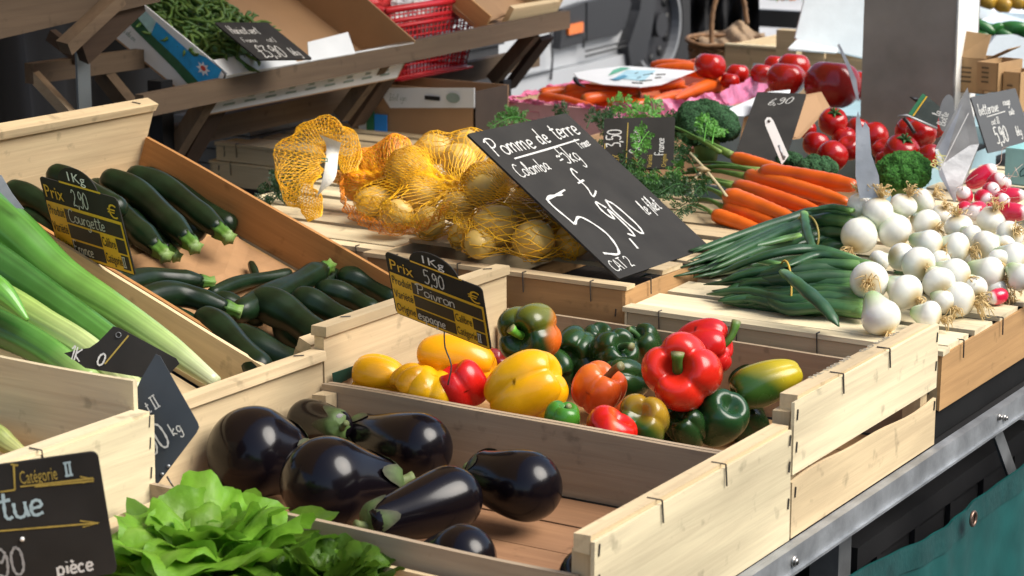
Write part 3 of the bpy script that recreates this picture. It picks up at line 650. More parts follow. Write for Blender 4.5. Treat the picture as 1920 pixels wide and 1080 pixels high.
c = PY(890, 262, 1.75); top = PY(744, 160, 1.75); wbx = c[0]-q[0]; hbx = top[2]-q[2]
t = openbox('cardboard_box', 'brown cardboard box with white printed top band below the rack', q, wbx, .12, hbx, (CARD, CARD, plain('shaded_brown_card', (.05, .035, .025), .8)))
loc(t, 'top_band', CARDL, [(.075, -.004, hbx-.045), (wbx+.002, -.004, hbx-.03), (wbx+.002, -.004, hbx+.008), (.045, -.004, hbx-.008)], (0, -1, 0), .002)
loc(t, 'corner_strip', CARDL, [(-.002, -.004, 0), (.03, -.004, 0), (.03, -.004, hbx-.03), (-.002, -.004, hbx-.02)], (0, -1, 0), .002)
loc(t, 'corner_strip', GREENP, [(.02, -.0065, 0), (.038, -.0065, 0), (.038, -.0065, hbx-.05), (.018, -.0065, hbx-.035)], (0, -1, 0), .002)
loc(t, 'corner_strip', plain('blue_panel', (.02, .25, .75), .5), [(.039, -.0065, .005), (.068, -.0065, .005), (.068, -.0065, .055), (.039, -.0065, .055)], (0, -1, 0), .002)
b = MB(); write(b, 'Idelzign', .08, hbx-.036, .013, .0009, .2); child('lettering', b.data('lettering', plain('grey_ink', (.25, .33, .3), .7)), t, mat=frame((0, -.0068, .004), (1, 0, .08), (0, 0, 1), (0, -1, 0)))
b = MB(); n = 16; b.add([(wbx-.045+.016*math.cos(6.283*i/n), -.0066, hbx-.014+.010*math.sin(6.283*i/n)) for i in range(n)], [tuple(range(n))]); b.build('print', plain('grey_ink', (.25, .33, .3), .7), t, world=False)
b = MB(); b.box((wbx-.11, -.0072, hbx-.022), (wbx-.075, -.0064, hbx-.014)); b.build('slot', plain('black_plastic', (.012, .012, .013), .4), t, world=False)
q = PY(435, 262, 2.15); t = thing('plastic_crate', 'lime green plastic crate below the rack', 'crate', q)
LM = plain('lime_plastic', (.22, .56, .01), .45, 0, .1); c = PY(640, 262, 2.15); tp = PY(600, 200, 2.15)
b = MB(); b.box((q[0], 2.15, q[2]), (c[0], 2.156, tp[2]-.012)); b.build('front_wall', LM, t)
b = MB(); b.box((q[0], 2.157, q[2]), (q[0]+.005, 2.45, tp[2]-.012)); b.box((c[0]-.005, 2.157, q[2]), (c[0], 2.45, tp[2]-.012)); b.build('side_wall', LM, t)
b = MB(); b.box((q[0]-.006, 2.142, tp[2]-.0115), (c[0]+.006, 2.157, tp[2])); b.build('rim', LM, t)
# grey lidded box left of the stack
q = PZ(365, 330, .0); t = thing('plastic_crate', 'grey plastic crate left of the closed crates', 'crate', q); m = plain('grey_plastic', (.16, .17, .18), .5, 0, .2)
for k in range(4): b = MB(); b.box((q[0]-.05, q[1], k*.03), (q[0]+.14, q[1]+.3, k*.03+.027)); b.build('tray', m, t)

q = PX(640, 235, -1.95); c = PX(935, 60, -1.95); t = thing('storage_crate', 'dark crate added behind the rack and the red basket to block the bright ground', 'crate', (q[0]-.15, (q[1]+c[1])/2, -.85)); m = plain('dark_plastic_30', (.03, .03, .032), .5, 0, .4, 5, .2)  # added as a dark backdrop, hides the bright ground between the rails
b = MB(); b.box((q[0]-.3, q[1], -.85), (q[0], c[1], c[2]-.03)); b.build('body', m, t); b = MB(); b.box((q[0]-.31, q[1]-.01, c[2]-.029), (q[0]+.01, c[1]+.01, c[2])); b.build('rim', m, t)
# ------------------------------------------------------------ parked van behind
XV = -2.95
V_ = lambda px, py, x=XV: PX(px, py, x)
van = thing('parked_van', 'silver van with dark side trim and amber side lamp parked behind the rack', 'van', (XV-.8, V_(1050, 60)[1], -.85))
SIL = plain('silver_paint', (.46, .475, .49), .38, .2, .06, 3, coat=.4); TRIM = plain('black_trim', (.022, .023, .026), .55, 0, .15, 40, .2)
def panel(name, pts, mat, x=XV, t=.03, par=None, rnd=False):
    b = MB(); P3 = [V_(px, py, x) for px, py in pts]; n = len(P3)
    V = P3+[p-np.array([t, 0, 0]) for p in P3]
    b.add(V, [tuple(range(n)), tuple(range(2*n-1, n-1, -1))]+[(i, n+i, n+(i+1) % n, (i+1) % n) for i in range(n)]); return b.build(name, mat, par or van)
y0 = V_(300, 0)[1]; y1 = V_(1205, 0)[1]; zt = .95; zb = V_(1100, 142)[2]
# body in horizontal strips so that the side bulges as a van's does
b = MB(); prof = [(-.06, zb), (-.0, zb+.05), (.0, zb+.13), (-.02, zb+.25), (-.03, zb+.5), (-.12, zb+.8), (-.3, zb+1.3), (-.9, zb+1.4)]
G = np.array([[(XV+dx, y, z) for dx, z in prof] for y in np.linspace(y0-1.5, y1, 6)]); b.grid(G, smooth=False)
b.add([(XV+dx, y1, z) for dx, z in prof]+[(XV-.9, y1, zb)], [tuple(range(9))]); b.build('body', SIL, van)
panel('sill', [(900, 210), (900, 172), (1185, 98), (1185, 138)], SIL, XV+.025, .06)
panel('lower_trim', [(900, 214), (1190, 143), (1190, 165), (900, 236)], plain('grey_sill', (.12, .12, .12), .7, 0, .2), XV+.02, .05)
panel('side_trim', [(1050, 92), (1058, 18), (1098, 4), (1098, 80)], TRIM, XV+.03)
panel('side_trim', [(1101, 78), (1101, 4), (1140, -6), (1178, -12), (1184, 6), (1172, 50), (1158, 66)], TRIM, XV+.03)
panel('side_lamp', [(1067, 66), (1067, 47), (1094, 41), (1094, 60)], plain('amber_lens', (.75, .16, .01), .15, 0, .15, 300, .6, coat=.6), XV+.04, .02)
for pts in ([(1098, 96), (1180, 76)], [(1094, 90), (1096, 60)], [(1030, 20), (1036, 110), (1033, 150)], [(1098, 106), (1182, 84), (1190, 60), (1206, 0)], [(900, 168), (1032, 134)]):
    b = MB(); b.tube([V_(x, y, XV+.031) for x, y in pts], .0035, 6); b.build('panel_gap', BLK, van)
panel('wheel_arch', [(1183, 125), (1178, 88), (1200, 20), (1205, -30), (1236, -40), (1222, 60), (1210, 110)], TRIM, XV+.045, .1)
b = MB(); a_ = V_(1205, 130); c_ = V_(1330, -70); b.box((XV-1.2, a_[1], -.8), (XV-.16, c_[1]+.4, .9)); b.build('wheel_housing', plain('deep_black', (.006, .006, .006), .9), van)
wc = V_(1228, 46, XV-.04); zr = (V_(1228, -45, XV)[2]-V_(1228, 140, XV)[2])/2
wh = thing('wheel', 'dark tyre on a steel rim with round holes beside the van', 'wheel', (wc[0], wc[1], wc[2]-zr*1.5))
def ring(mb, r0, r1, x0, x1, n=40, c=None):
    P = []; 
    for i in range(n):
        a = 2*math.pi*i/n; cy, cz = math.cos(a), math.sin(a)
        P.append([(wc[0]+x0, wc[1]+r0*cy, wc[2]+r0*cz), (wc[0]+x1, wc[1]+r0*cy, wc[2]+r0*cz), (wc[0]+x1, wc[1]+r1*cy, wc[2]+r1*cz), (wc[0]+x0, wc[1]+r1*cy, wc[2]+r1*cz), (wc[0]+x0, wc[1]+r0*cy, wc[2]+r0*cz)])
    P.append(P[0]); mb.grid(np.array(P), smooth=False)
b = MB(); ring(b, zr*1.02, zr*1.5, -.12, .02); b.build('tyre', plain('tyre_rubber', (.015, .015, .016), .8, 0, .2), wh)
b = MB(); ring(b, zr*.93, zr*1.02, -.05, .015); b.build('rim', plain('worn_rim', (.28, .29, .30), .5, .3), wh)
b = MB(); ring(b, 0.02, zr*.93, -.04, -.02); ring(b, .0, zr*.25, -.02, .03); b.build('disc', plain('steel_disc', (.025, .025, .028), .5, .3), wh)
for k in range(12):
    a = 2*math.pi*k/12+.1; b = MB(); c = wc+np.array([-.019, zr*.72*math.cos(a), zr*.72*math.sin(a)]); b.tube([c, c+np.array([.004, 0, 0])], zr*.11, 12); b.build('hole', BLK, wh)

# wicker basket with burlap
def Yd(px, py, d): return PD(px, py, d)
bc = PD(1362, 92, 5.4); k = 5.4/FPX
wb = thing('wicker_basket', 'brown wicker shopping basket with a tall hoop handle and burlap lining', 'basket', bc-np.array([0, 0, 60*k]))
WK = plain('wicker', (.20, .105, .045), .7, 0, .35, 60, .4)
b = MB(); th = np.linspace(0, 2*math.pi, 49)[:-1]; G = []
for j, z in enumerate(np.linspace(-75, 12, 26)):
    rr = (62+.13*(z+75)); G.append([(bc[0]+k*(rr+(2.2 if (i+j) % 2 else -1.2))*math.cos(t)*.95, bc[1]+k*(rr+(2.2 if (i+j) % 2 else -1.2))*math.sin(t)*1.1, bc[2]+k*z+k*8*abs(math.cos(t))*(z > 0)) for i, t in enumerate(th)])
b.grid(np.array(G), wrap=True, smooth=False); b.build('body', WK, wb)
b = MB(); b.tube([(bc[0]+k*73*math.cos(t), bc[1]+k*80*math.sin(t), bc[2]+k*12+k*8*abs(math.cos(t))) for t in np.linspace(0, 2*math.pi, 40)], k*4.5, 6); b.build('rim', WK, wb)
b = MB(); hp = [PD(x, y, 5.35) for x, y in ((1336, 110), (1334, 60), (1338, 15), (1352, -15), (1378, -22), (1394, 0), (1399, 30), (1401, 45))]; b.tube(catmull(hp, 40), k*4.8, 7, mod=lambda u, t: 1+.12*np.sin(u*120)); b.build('handle', WK, wb)
G = np.zeros((24, 14, 3))
for i in range(24):
    for j in range(14):
        px = 1310+i*5.4; py = 84-j*1.7+5*math.sin(i*.7)*math.sin(j*.5)-(24*math.exp(-((px-1385)/22)**2)+6*math.exp(-((px-1330)/14)**2)) *(j/13)
        G[i, j] = PD(px, py, 5.33+.02*j+.03*math.sin(i*1.1+j*.6))
b = MB(); b.grid(G); b.build('lining', plain('burlap', (.27, .18, .10), .9, 0, .3, 90, .6), wb)
# person-free dark clothing mass behind the basket is a parked cart cover
b = MB(); u = np.linspace(0, 1, 14); G = np.zeros((30, 14, 3))
for i in range(30):
    for j in range(14):
        px = 1296+i*4.4; G[i, j] = PD(px, -60+j*12, 6.0+.04*math.sin(i*.8)+.03*math.sin(j*.9+i*.3))+np.array([0, 0, 0])
b.grid(G); b.grid(G[::-1]+Fv*.03); tag(b.build('cover_cloth', plain('black_cloth', (.010, .010, .011), .9)), 'black cover cloth hanging behind the wicker basket', 'cloth')

# thin wooden crate behind the tomatoes
a = PD(1358, 128, 4.75); bR = PD(1612, 150, 4.4); h = 40*4.6/FPX
a = PZ(1358, 133, .10); t = thing('wooden_crate', 'thin pale wooden crate behind the big tomatoes', 'crate', a)
b = MB(); x0, y0_ = a[0], a[1]; W_ = .34; hz = PX(1358, 86, x0)[2]
def bb(name, p, q, mat): b = MB(); b.box(p, q, jit=.0006); b.build(name, mat, t)
bb('side_board', (x0, y0_, a[2]), (x0+.25, y0_+.005, hz), wd(PALE, 0)); bb('side_board', (x0+.252, y0_, a[2]), (x0+.5, y0_+.005, hz-.012), wd(PALE, 0))
bb('end_board', (x0, y0_+.006, a[2]), (x0+.005, y0_+.35, hz), wd(PALE, 1)); bb('side_board', (x0, y0_+.351, a[2]), (x0+.5, y0_+.356, hz), wd(PALE, 0)); bb('top_rail', (x0, y0_-.004, hz+.0005), (x0+.25, y0_+.014, hz+.006), wd(CREAM, 0))
bb('corner_post', (x0+.30, y0_+.02, hz-.01), (x0+.33, y0_+.05, hz+.035), wd(PALE, 2))
p = PD(1455, 85, 5.0); b = MB(); b.box((p[0]-.0, p[1], p[2]-.03), (p[0]+.05, p[1]+.03, p[2]+.035)); tag(b.build('wooden_block', wd(PALE, 0)), 'short pale wooden block left of the white sheet', 'block')
# black box right of basket on the left crate end
# white sheet boxes leaning
WH = plain('white_foam', (.72, .80, .84), .6, 0, .04, 40, .1)
def slab(name, label, pts, d, mat, th=.02, cat='box', dd=None):
    b = MB(); dd = dd or [0]*len(pts); P3 = [PD(px, py, d+e) for (px, py), e in zip(pts, dd)]; n = len(P3); V = P3+[p+Fv*th+np.array([0, 0, -.0]) for p in P3]
    b.add(V, [tuple(range(n-1, -1, -1)), tuple(range(n, 2*n))]+[(i, (i+1) % n, n+(i+1) % n, n+i) for i in range(n)])
    return tag(b.build(name, mat), label, cat)
slab('white_sheet', 'large white foam sheet leaning left of the scale column', [(1513, -20), (1500, 35), (1491, 70), (1510, 85), (1560, 94), (1618, 108), (1640, -20)], 4.55, WH, .02, 'sheet')
slab('white_sheet', 'small folded white foam flap under the large white sheet', [(1478, 90), (1494, 74), (1570, 90), (1570, 99), (1480, 93)], 4.5, plain('pale_foam', (.6, .66, .68), .6), .02, 'sheet', [0, .02, .02, 0, 0])
# scale column
d = 4.02; a = PD(1612, 246, d); z0 = a[2]-.02; x0 = a[0]; c = PY(1784, 246, a[1]); wx = c[0]-x0; e = PX(1831, 120, c[0]); wy = e[1]-a[1]
sc_ = thing('scale_column', 'tall grey brushed metal column of a market scale', 'column', (x0+wx/2, a[1]+wy/2, z0))
BR = plain('brushed_steel', (.30, .29, .275), .5, .35, .22, 9, .25)
b = MB(); b.box((x0, a[1], z0), (x0+wx, a[1]+.004, z0+.75)); b.box((x0, a[1]+wy, z0), (x0+wx, a[1]+wy+.004, z0+.75)); b.build('front_plate', BR, sc_)
b = MB(); b.box((x0+wx-.003, a[1]+.0045, z0), (x0+wx, a[1]+wy-.0005, z0+.75)); b.box((x0, a[1]+.0045, z0), (x0+.003, a[1]+wy-.0005, z0+.75)); b.build('side_plate', plain('white_enamel_and_sunlit_side', (.85, .86, .82), .35, 0, .03), sc_)  # side plates coloured white to stand for sunlight on the right side
b = MB(); b.box((x0+wx-.001, a[1]-.001, z0), (x0+wx+.0015, a[1]+.006, z0+.75)); b.build('edge_trim', GALV, sc_)
b = MB(); b.box((x0-.02, a[1]-.005, z0-.03), (x0+wx+.03, a[1]+wy+.03, z0-.001)); b.build('base', plain('dark_steel', (.02, .02, .022), .5, .5), sc_)
# little brown cartons and foam boxes at the right
def carton(label, px, py, d, w_, dp, h, rot, mat, open_=True, name='carton'):
    p = PD(px, py, d); M_ = T(*[float(v) for v in p]) @ Matrix.Rotation(rot, 4, 'Z'); t = thing(name, label, 'box', mat=M_)
    P = [((0, 0, 0), (w_, 0, 0), (w_, 0, h), (0, 0, h), (0, -1, 0)), ((0, dp, 0), (w_, dp, 0), (w_, dp, h), (0, dp, h), (0, -1, 0)), ((w_, 0, 0), (w_, dp, 0), (w_, dp, h), (w_, 0, h), (1, 0, 0)), ((0, 0, 0), (0, dp, 0), (0, dp, h), (0, 0, h), (1, 0, 0))]
    for q in P: loc(t, 'side_panel', mat, q[:4], q[4], .002)
    loc(t, 'floor', mat, [(0, 0, .002), (w_, 0, .002), (w_, dp, .002), (0, dp, .002)], (0, 0, 1), .002)
    if open_:
        loc(t, 'flap', mat, [(0, -.001, h), (w_, -.001, h), (w_, .02, h+.04), (0, .015, h+.045)], (0, -1, 0), .0015)
        loc(t, 'flap', mat, [(w_+.001, 0, h), (w_+.001, dp, h), (w_+.045, dp-.005, h+.022), (w_+.04, .005, h+.02)], (0, 0, 1), .0015)
        loc(t, 'flap', mat, [(-.001, 0, h), (-.001, dp, h), (-.03, dp-.005, h+.04), (-.03, .005, h+.035)], (0, 0, 1), .0015)
    b = MB()
    for k in range(4): b.box((w_*.2, -.0012, h*.3+k*.008), (w_*.55, -.0006, h*.3+k*.008+.003))
    b.build('print', plain('brown_ink', (.12, .08, .04), .8), t, world=False)
    return t
TAN = plain('tan_carton', (.42, .26, .12), .75, 0, .08, 30, .1)
carton('small open tan carton with raised flaps right of the scale column', 1790, 172, 3.95, .055, .05, .062, -.1, TAN)
carton('small closed tan carton behind the beetroot board', 1832, 170, 3.85, .038, .085, .05, -.15, TAN, False)
carton('pale tan carton end standing behind the right edge of the beetroot board', 1880, 210, 3.84, .03, .06, .07, -.15, TAN, False)
t = carton('white foam box of green vegetables in the top right corner', 1822, 120, 4.9, .3, .25, .09, .1, WH, False, 'foam_box')
slab('white_sheet', 'white foam lid with a notched edge behind the tan cartons', [(1828, 150), (1834, 110), (1850, 90), (1868, 66), (1900, 64), (1960, 85), (1960, 168), (1830, 172)], 4.4, WH, .03, 'lid')
slab('foam_tray', 'long white foam tray under the green vegetables at the top right', [(1828, 30), (1828, 10), (1960, 48), (1960, 85)], 5.0, WH, .03, 'tray')
t = carton('pale teal cardboard box with dark script at the right edge', 1885, 345, 3.35, .16, .1, .055, -.1, plain('teal_card', (.30, .55, .55), .6), False)
b = MB(); write(b, 'Saladette', .012, .014, .026, .0016, .3); child('lettering', b.data('lettering', plain('dark_teal_ink', (.01, .08, .1), .6)), t, mat=frame((0, -.002, 0), (1, 0, 0), (0, 0, 1), (0, -1, 0)))
# bright display behind: sunlit white trestle table with greens
p = PZ(1395, 78, -.12)
tt = thing('trestle_table', 'sunlit white cloth covered trestle table far behind the basket', 'table', (p[0]+.5, p[1]+.4, -.85))
WCL = plain('white_cloth', (.86, .86, .84), .8, 0, .03)
b = MB(); b.box((p[0]+.1, p[1], p[2]-.03), (p[0]+1.6, p[1]+2.2, p[2])); b.build('tabletop', WCL, tt)
b = MB(); G = np.array([[(p[0]+1.6+.015*math.sin(i*1.3), p[1]+i*.055, z) for z in (p[2]-.001, p[2]-.4, -.8)] for i in range(41)]); b.grid(G); G = np.array([[(p[0]+.1+i*.04, p[1]-.01+.012*math.sin(i*1.4), z) for z in (p[2]-.001, p[2]-.4, -.8)] for i in range(39)]); b.grid(G[::-1]); b.build('cloth_drop', WCL, tt)
for i in (0, 1): b = MB(); b.box((p[0]+.2+i*1.1, p[1]+.2, -.85), (p[0]+.2+i*1.1+.04, p[1]+.24, p[2]-.031)); b.build('leg', GALV, tt)
q = PX(1400, 40, p[0]+.2); b = MB(); a = PZ(1398, 40, p[2]+.1); c = PZ(1505, 40, p[2]+.1)
b.beam(PZ(1385, 31, p[2]+.06), PZ(1530, 39, p[2]+.06), .03, .06); tag(b.build('display_bar', BLK), 'dark bar across the sunlit white table behind the basket', 'bar')
bd = MB(); 
for k in range(90):
    c = PD(random.uniform(1405, 1515), random.uniform(-20, 4), 7.5+random.uniform(0, .3)); a = random.uniform(0, 6.28)
    bd.add([c, c+np.array([.03*math.cos(a), .03*math.sin(a), .01]), c+np.array([.05*math.cos(a+.4), .05*math.sin(a+.4), .025]), c+np.array([.03*math.cos(a+.9), .03*math.sin(a+.9), .01])], [(0, 1, 2, 3)], color=random.choice([(.1, .4, .05), (.05, .3, .04), (.6, .2, .05)]))
bd.build('salad_greens', veg('far_leaf', .6), None, kind='stuff'); 
# light pavement beyond
g = MB(); g.box((-14, 5.5, -.849), (10, 40, -.846)); struct('pavement', g, plain('pale_paving', (.42, .41, .39), .85, 0, .1, 2, .2))
# green vegetables and yellow peppers in the far right foam boxes
# ------------------------------------------------------------ vegetables
def lobed(mb, M_, R, H, lobes=4, depth=.14, dim=.4, dimb=.2, taper=.15, colf=None, seed=0, nu=30, nv=48, bump=.03, bend=0):
    """a lobed fruit round the local z axis, stem end up"""
    r = np.random.RandomState(seed); u = np.linspace(0, math.pi, nu)[:, None]; th = np.linspace(0, 2*math.pi, nv, endpoint=False)[None, :]
    ph = r.uniform(0, 6.28); lb = np.abs(np.cos(lobes*th/2+ph+.25*np.sin(th+ph)))**.65
    env = np.sin(u)**.78; rho = env*(1-depth+depth*lb)*(1-taper*(1-np.cos(u))/2)*(1+.05*np.sin(th+r.uniform(0, 6)))
    z = np.cos(u)*H*(1+.0*th); z = z+(np.cos(u) > 0)*(lb-.6)*depth*.9*R*np.sin(u)**1.5+(np.cos(u) < 0)*-(lb-.6)*depth*.9*R*np.sin(u)**1.5
    z = z-dim*R*np.exp(-(rho/.36)**2)*(np.cos(u) > 0)+dimb*R*np.exp(-(rho/.28)**2)*(np.cos(u) < 0)
    P = np.stack([rho*R*np.cos(th), rho*R*np.sin(th), z], -1)
    nn = noise3(P/R, 2.6, seed+3); P = P*(1+bump*nn[..., None]); P[..., 0] += bend*P[..., 2]**2/R
    C = colf(P/R, u*np.ones_like(th), nn) if colf else None
    Mx = np.array(M_); Pw = P.reshape(-1, 3)@Mx[:3, :3].T+Mx[:3, 3]
    mb.grid(Pw.reshape(P.shape), color=C, wrap=True)
def ctr(c, axis, spin=0): return Matrix.Translation(Vector([float(v) for v in c])) @ toward(axis, spin)
def imgdir(dx, dy, tow):     # direction given as right / down in the picture and towards the viewer
    return nrm(Rv*dx-Uv*dy-Fv*tow)
PEP = veg('pepper_skin', .24, .4, coat=.1, var=.14, scale=26, bump=.12, bscale=.5); STM = veg('green_stem', .5, .4, var=.2, scale=70, bump=.3)
RED = (.60, .010, .006); YEL_ = (.78, .36, .004); DGR = (.008, .035, .008); GRN = (.05, .16, .015); ORR = (.70, .09, .012); YG = (.30, .30, .015)
def mixc(a, b, f): f = np.clip(f, 0, 1)[..., None]; return np.array(a)*(1-f)+np.array(b)*f
def solid(c, c2=None, s=.5): 
    c2 = c2 if c2 is not None else tuple(x*.75 for x in c)
    return lambda P, u, n: mixc(c, c2, .5+s*n)
def pepper(label, px, py, rpx, z, ax, H=1.05, colf=None, lobes=4, seed=1, stem=True, sc_=(.06, .15, .02), taper=.15, dim=.42, slen=.75, depth=.19, y=None, sb=None):
    c = PZ(px, py, z); R = rpx*mpp(c)
    if c[1] < .180+R*.92: c = PY(px, py, .180+R*.92)
    M_ = ctr(c, ax, seed*1.3); t = thing('bell_pepper', label, 'pepper', c-np.array([0, 0, R]), 'bell peppers in the crate')
    b = MB(); lobed(b, M_, R, R*H, lobes, depth, dim, .25, taper, colf, seed, 40, 64, .05); b.build('body', PEP, t)
    if stem:
        Mx = np.array(M_); f = lambda p: (np.array(p)*R)@Mx[:3, :3].T+Mx[:3, 3]
        z0 = H-dim; b = MB(); k = sb or (.12, -.08)
        b.tube([f((0, 0, z0-.06)), f((0, 0, z0+.03)), f((0, 0, z0+.06))], [R*.34, R*.30, R*.12], 12, color=sc_, mod=lambda u_, th: 1+.13*np.cos(th*5+seed))
        pts = [f((0, 0, z0)), f((k[0]*.3, k[1]*.3, z0+slen*.4)), f((k[0], k[1], z0+slen*.75)), f((k[0]*2, k[1]*2, z0+slen))]
        b.tube(catmull(pts, 9), np.array([.15, .13, .12, .12, .12, .12, .13, .15, .16])*R, 9, color=np.array([sc_]*7+[tuple(x*1.6 for x in sc_)]+[(.22, .22, .10)])); b.build('stem', STM, t)
    return t
def two(c1, c2, d, k=2.2, off=0): d = nrm(d); return lambda P, u, n: mixc(c1, c2, .5+off+k*.5*(P@d)+.35*n)
random.seed(5); np.random.seed(5)
# the heap: hidden lower layer first
for i, (px, py, r, z, c, lab) in enumerate(((760, 765, 46, .035, YEL_, 'yellow bell pepper mostly hidden at the bottom left of the pepper heap'), (1000, 770, 50, .035, RED, 'red bell pepper mostly hidden low behind the near side board'), (1120, 690, 52, .035, DGR, 'dark green pepper hidden low in the middle of the heap'), (1270, 790, 50, .035, DGR, 'dark green pepper hidden low under the big red pepper'), (1400, 790, 48, .03, DGR, 'dark green pepper at the front right corner of the pepper crate'), (900, 690, 48, .035, (.25, .02, .01), 'dark red pepper in shade under the price card'), (1050, 700, 46, .04, DGR, 'dark green pepper in shade under the half orange pepper'), (1150, 745, 46, .03, ORR, 'orange pepper hidden low in front of the orange-red pepper'))):
    pepper(lab, px, py, r, z, imgdir(.3-.2*i, -.5, .4+.1*i), 1.1, solid(c), seed=30+i, stem=False)
pepper('yellow bell pepper lying at the left end of the pepper crate', 708, 708, 54, .092, imgdir(-.9, -.1, -.1), 1.0, solid(YEL_, (.80, .42, .006)), seed=2, lobes=3, stem=False)
pepper('small yellow pepper lobe between the two left yellow peppers', 768, 716, 38, .095, imgdir(-.4, .3, .2), 1.0, solid(YEL_), seed=12, lobes=3, stem=False)
pepper('yellow bell pepper with its green stem showing above the near board', 806, 742, 60, .076, imgdir(-.15, .55, .8), .85, solid((.80, .45, .006), (.76, .38, .006)), seed=3, lobes=4, depth=.2, slen=.3, sc_=(.16, .28, .08), dim=.3)
pepper('long yellow bell pepper lying behind under the price card wire', 855, 682, 62, .10, imgdir(-1, -.15, -.2), 1.3, solid((.78, .29, .004), (.80, .37, .005)), seed=4, lobes=3, stem=False)
pepper('small red bell pepper wedged between the yellow peppers', 868, 726, 52, .085, imgdir(-.5, -.8, .2), .95, solid(RED, (.55, .01, .01)), seed=5, lobes=3, stem=False, depth=.2)
pepper('large yellow bell pepper in the middle of the crate', 988, 730, 74, .090, imgdir(.9, -.5, .25), 1.08, solid((.78, .33, .003), (.82, .44, .006)), seed=6, lobes=4, depth=.16, stem=False)
pepper('green bell pepper with a large orange patch at the back of the crate', 990, 622, 66, .125, imgdir(-.42, .1, .9), .95, two(DGR, (.68, .13, .01), (.8, -.5, .0), 2.4, -.12) if 0 else (lambda P, u, n: P[..., :1]*0+mixc(mixc(DGR, (.16, .18, .01), (.55+1.4*(P@nrm(PG2)))), (.72, .14, .012), .1+2.1*(P@nrm(PG))+.2*n)) if False else None, seed=7, lobes=4, slen=.35, sc_=(.12, .38, .03)) if False else None
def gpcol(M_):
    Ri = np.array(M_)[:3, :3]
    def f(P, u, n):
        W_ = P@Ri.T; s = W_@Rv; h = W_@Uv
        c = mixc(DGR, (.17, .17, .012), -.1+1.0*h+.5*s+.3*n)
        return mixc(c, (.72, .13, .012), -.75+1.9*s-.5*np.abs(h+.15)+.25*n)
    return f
def wcol(ax, seed, fn): return fn(toward(ax, seed*1.3))
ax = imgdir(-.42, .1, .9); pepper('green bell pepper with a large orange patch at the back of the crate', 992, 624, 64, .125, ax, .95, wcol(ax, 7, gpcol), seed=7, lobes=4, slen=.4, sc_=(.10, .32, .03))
for i, (px, py, r, z, ax, lab) in enumerate(((1078, 650, 44, .09, (-.2, .3, .8), 'dark green pepper beside the half orange pepper at the back'), (1150, 668, 52, .085, (.3, -.4, .7), 'glossy dark green pepper in the middle of the back row'), (1035, 690, 40, .07, (.5, .5, .5), 'dark green pepper touching the large yellow pepper'), (1172, 712, 44, .07, (-.9, -.2, .5), 'dark green pepper left of the big red pepper with its thin stem'))):
    pepper(lab, px, py, r, z, imgdir(*ax), 1.1, solid(DGR, (.02, .06, .012)), seed=13+i, lobes=4, stem=i in (1, 3), sc_=(.03, .09, .02), slen=.6)
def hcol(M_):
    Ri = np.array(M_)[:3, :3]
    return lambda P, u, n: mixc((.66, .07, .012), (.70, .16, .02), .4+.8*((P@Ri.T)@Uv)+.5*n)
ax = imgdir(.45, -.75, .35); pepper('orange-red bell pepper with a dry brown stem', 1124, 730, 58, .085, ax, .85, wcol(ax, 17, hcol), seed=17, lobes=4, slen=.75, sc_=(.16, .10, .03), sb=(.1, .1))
pepper('small bright green pepper tip at the near board', 1056, 786, 38, .078, imgdir(.2, -.9, .3), .9, solid((.06, .24, .02), (.04, .16, .015)), seed=18, lobes=3, slen=.35)
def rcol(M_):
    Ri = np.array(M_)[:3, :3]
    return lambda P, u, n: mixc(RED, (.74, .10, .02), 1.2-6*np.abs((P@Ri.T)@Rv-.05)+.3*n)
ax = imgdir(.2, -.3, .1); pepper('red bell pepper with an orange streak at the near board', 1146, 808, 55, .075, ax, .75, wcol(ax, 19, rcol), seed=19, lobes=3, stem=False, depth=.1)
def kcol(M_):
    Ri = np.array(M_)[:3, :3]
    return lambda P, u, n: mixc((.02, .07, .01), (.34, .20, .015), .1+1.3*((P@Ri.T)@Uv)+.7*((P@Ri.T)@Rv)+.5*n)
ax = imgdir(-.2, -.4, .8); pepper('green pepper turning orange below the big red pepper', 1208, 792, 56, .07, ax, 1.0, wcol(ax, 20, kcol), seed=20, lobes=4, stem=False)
pepper('dark green bell pepper in front of the yellow-green one', 1352, 785, 56, .055, imgdir(.3, -.5, .6), 1.0, solid((.010, .045, .012), (.015, .06, .018)), seed=21, lobes=3, stem=False, depth=.1)
pepper('big red bell pepper standing up behind the largest red one', 1318, 655, 58, .115, imgdir(.85, -.15, .3), 1.0, solid(RED, (.50, .01, .01)), seed=22, lobes=4, slen=.6, sb=(-.3, -.25), depth=.2)
pepper('largest red bell pepper with its green stem facing the viewer', 1278, 702, 82, .110, imgdir(-.22, -.22, .9), 1.0, solid(RED, (.72, .03, .012)), seed=23, lobes=4, slen=.40, depth=.20, sc_=(.05, .14, .02), sb=(-.16, .02), dim=.5)
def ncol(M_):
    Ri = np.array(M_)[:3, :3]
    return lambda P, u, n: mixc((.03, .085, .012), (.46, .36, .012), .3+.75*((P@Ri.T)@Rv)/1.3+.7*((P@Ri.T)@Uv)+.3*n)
ax = imgdir(-1, .35, .2); pepper('long yellow-green pepper at the right end of the crate', 1437, 718, 47, .085, ax, 1.6, wcol(ax, 24, ncol), seed=24, lobes=3, stem=False, depth=.06, taper=.25)

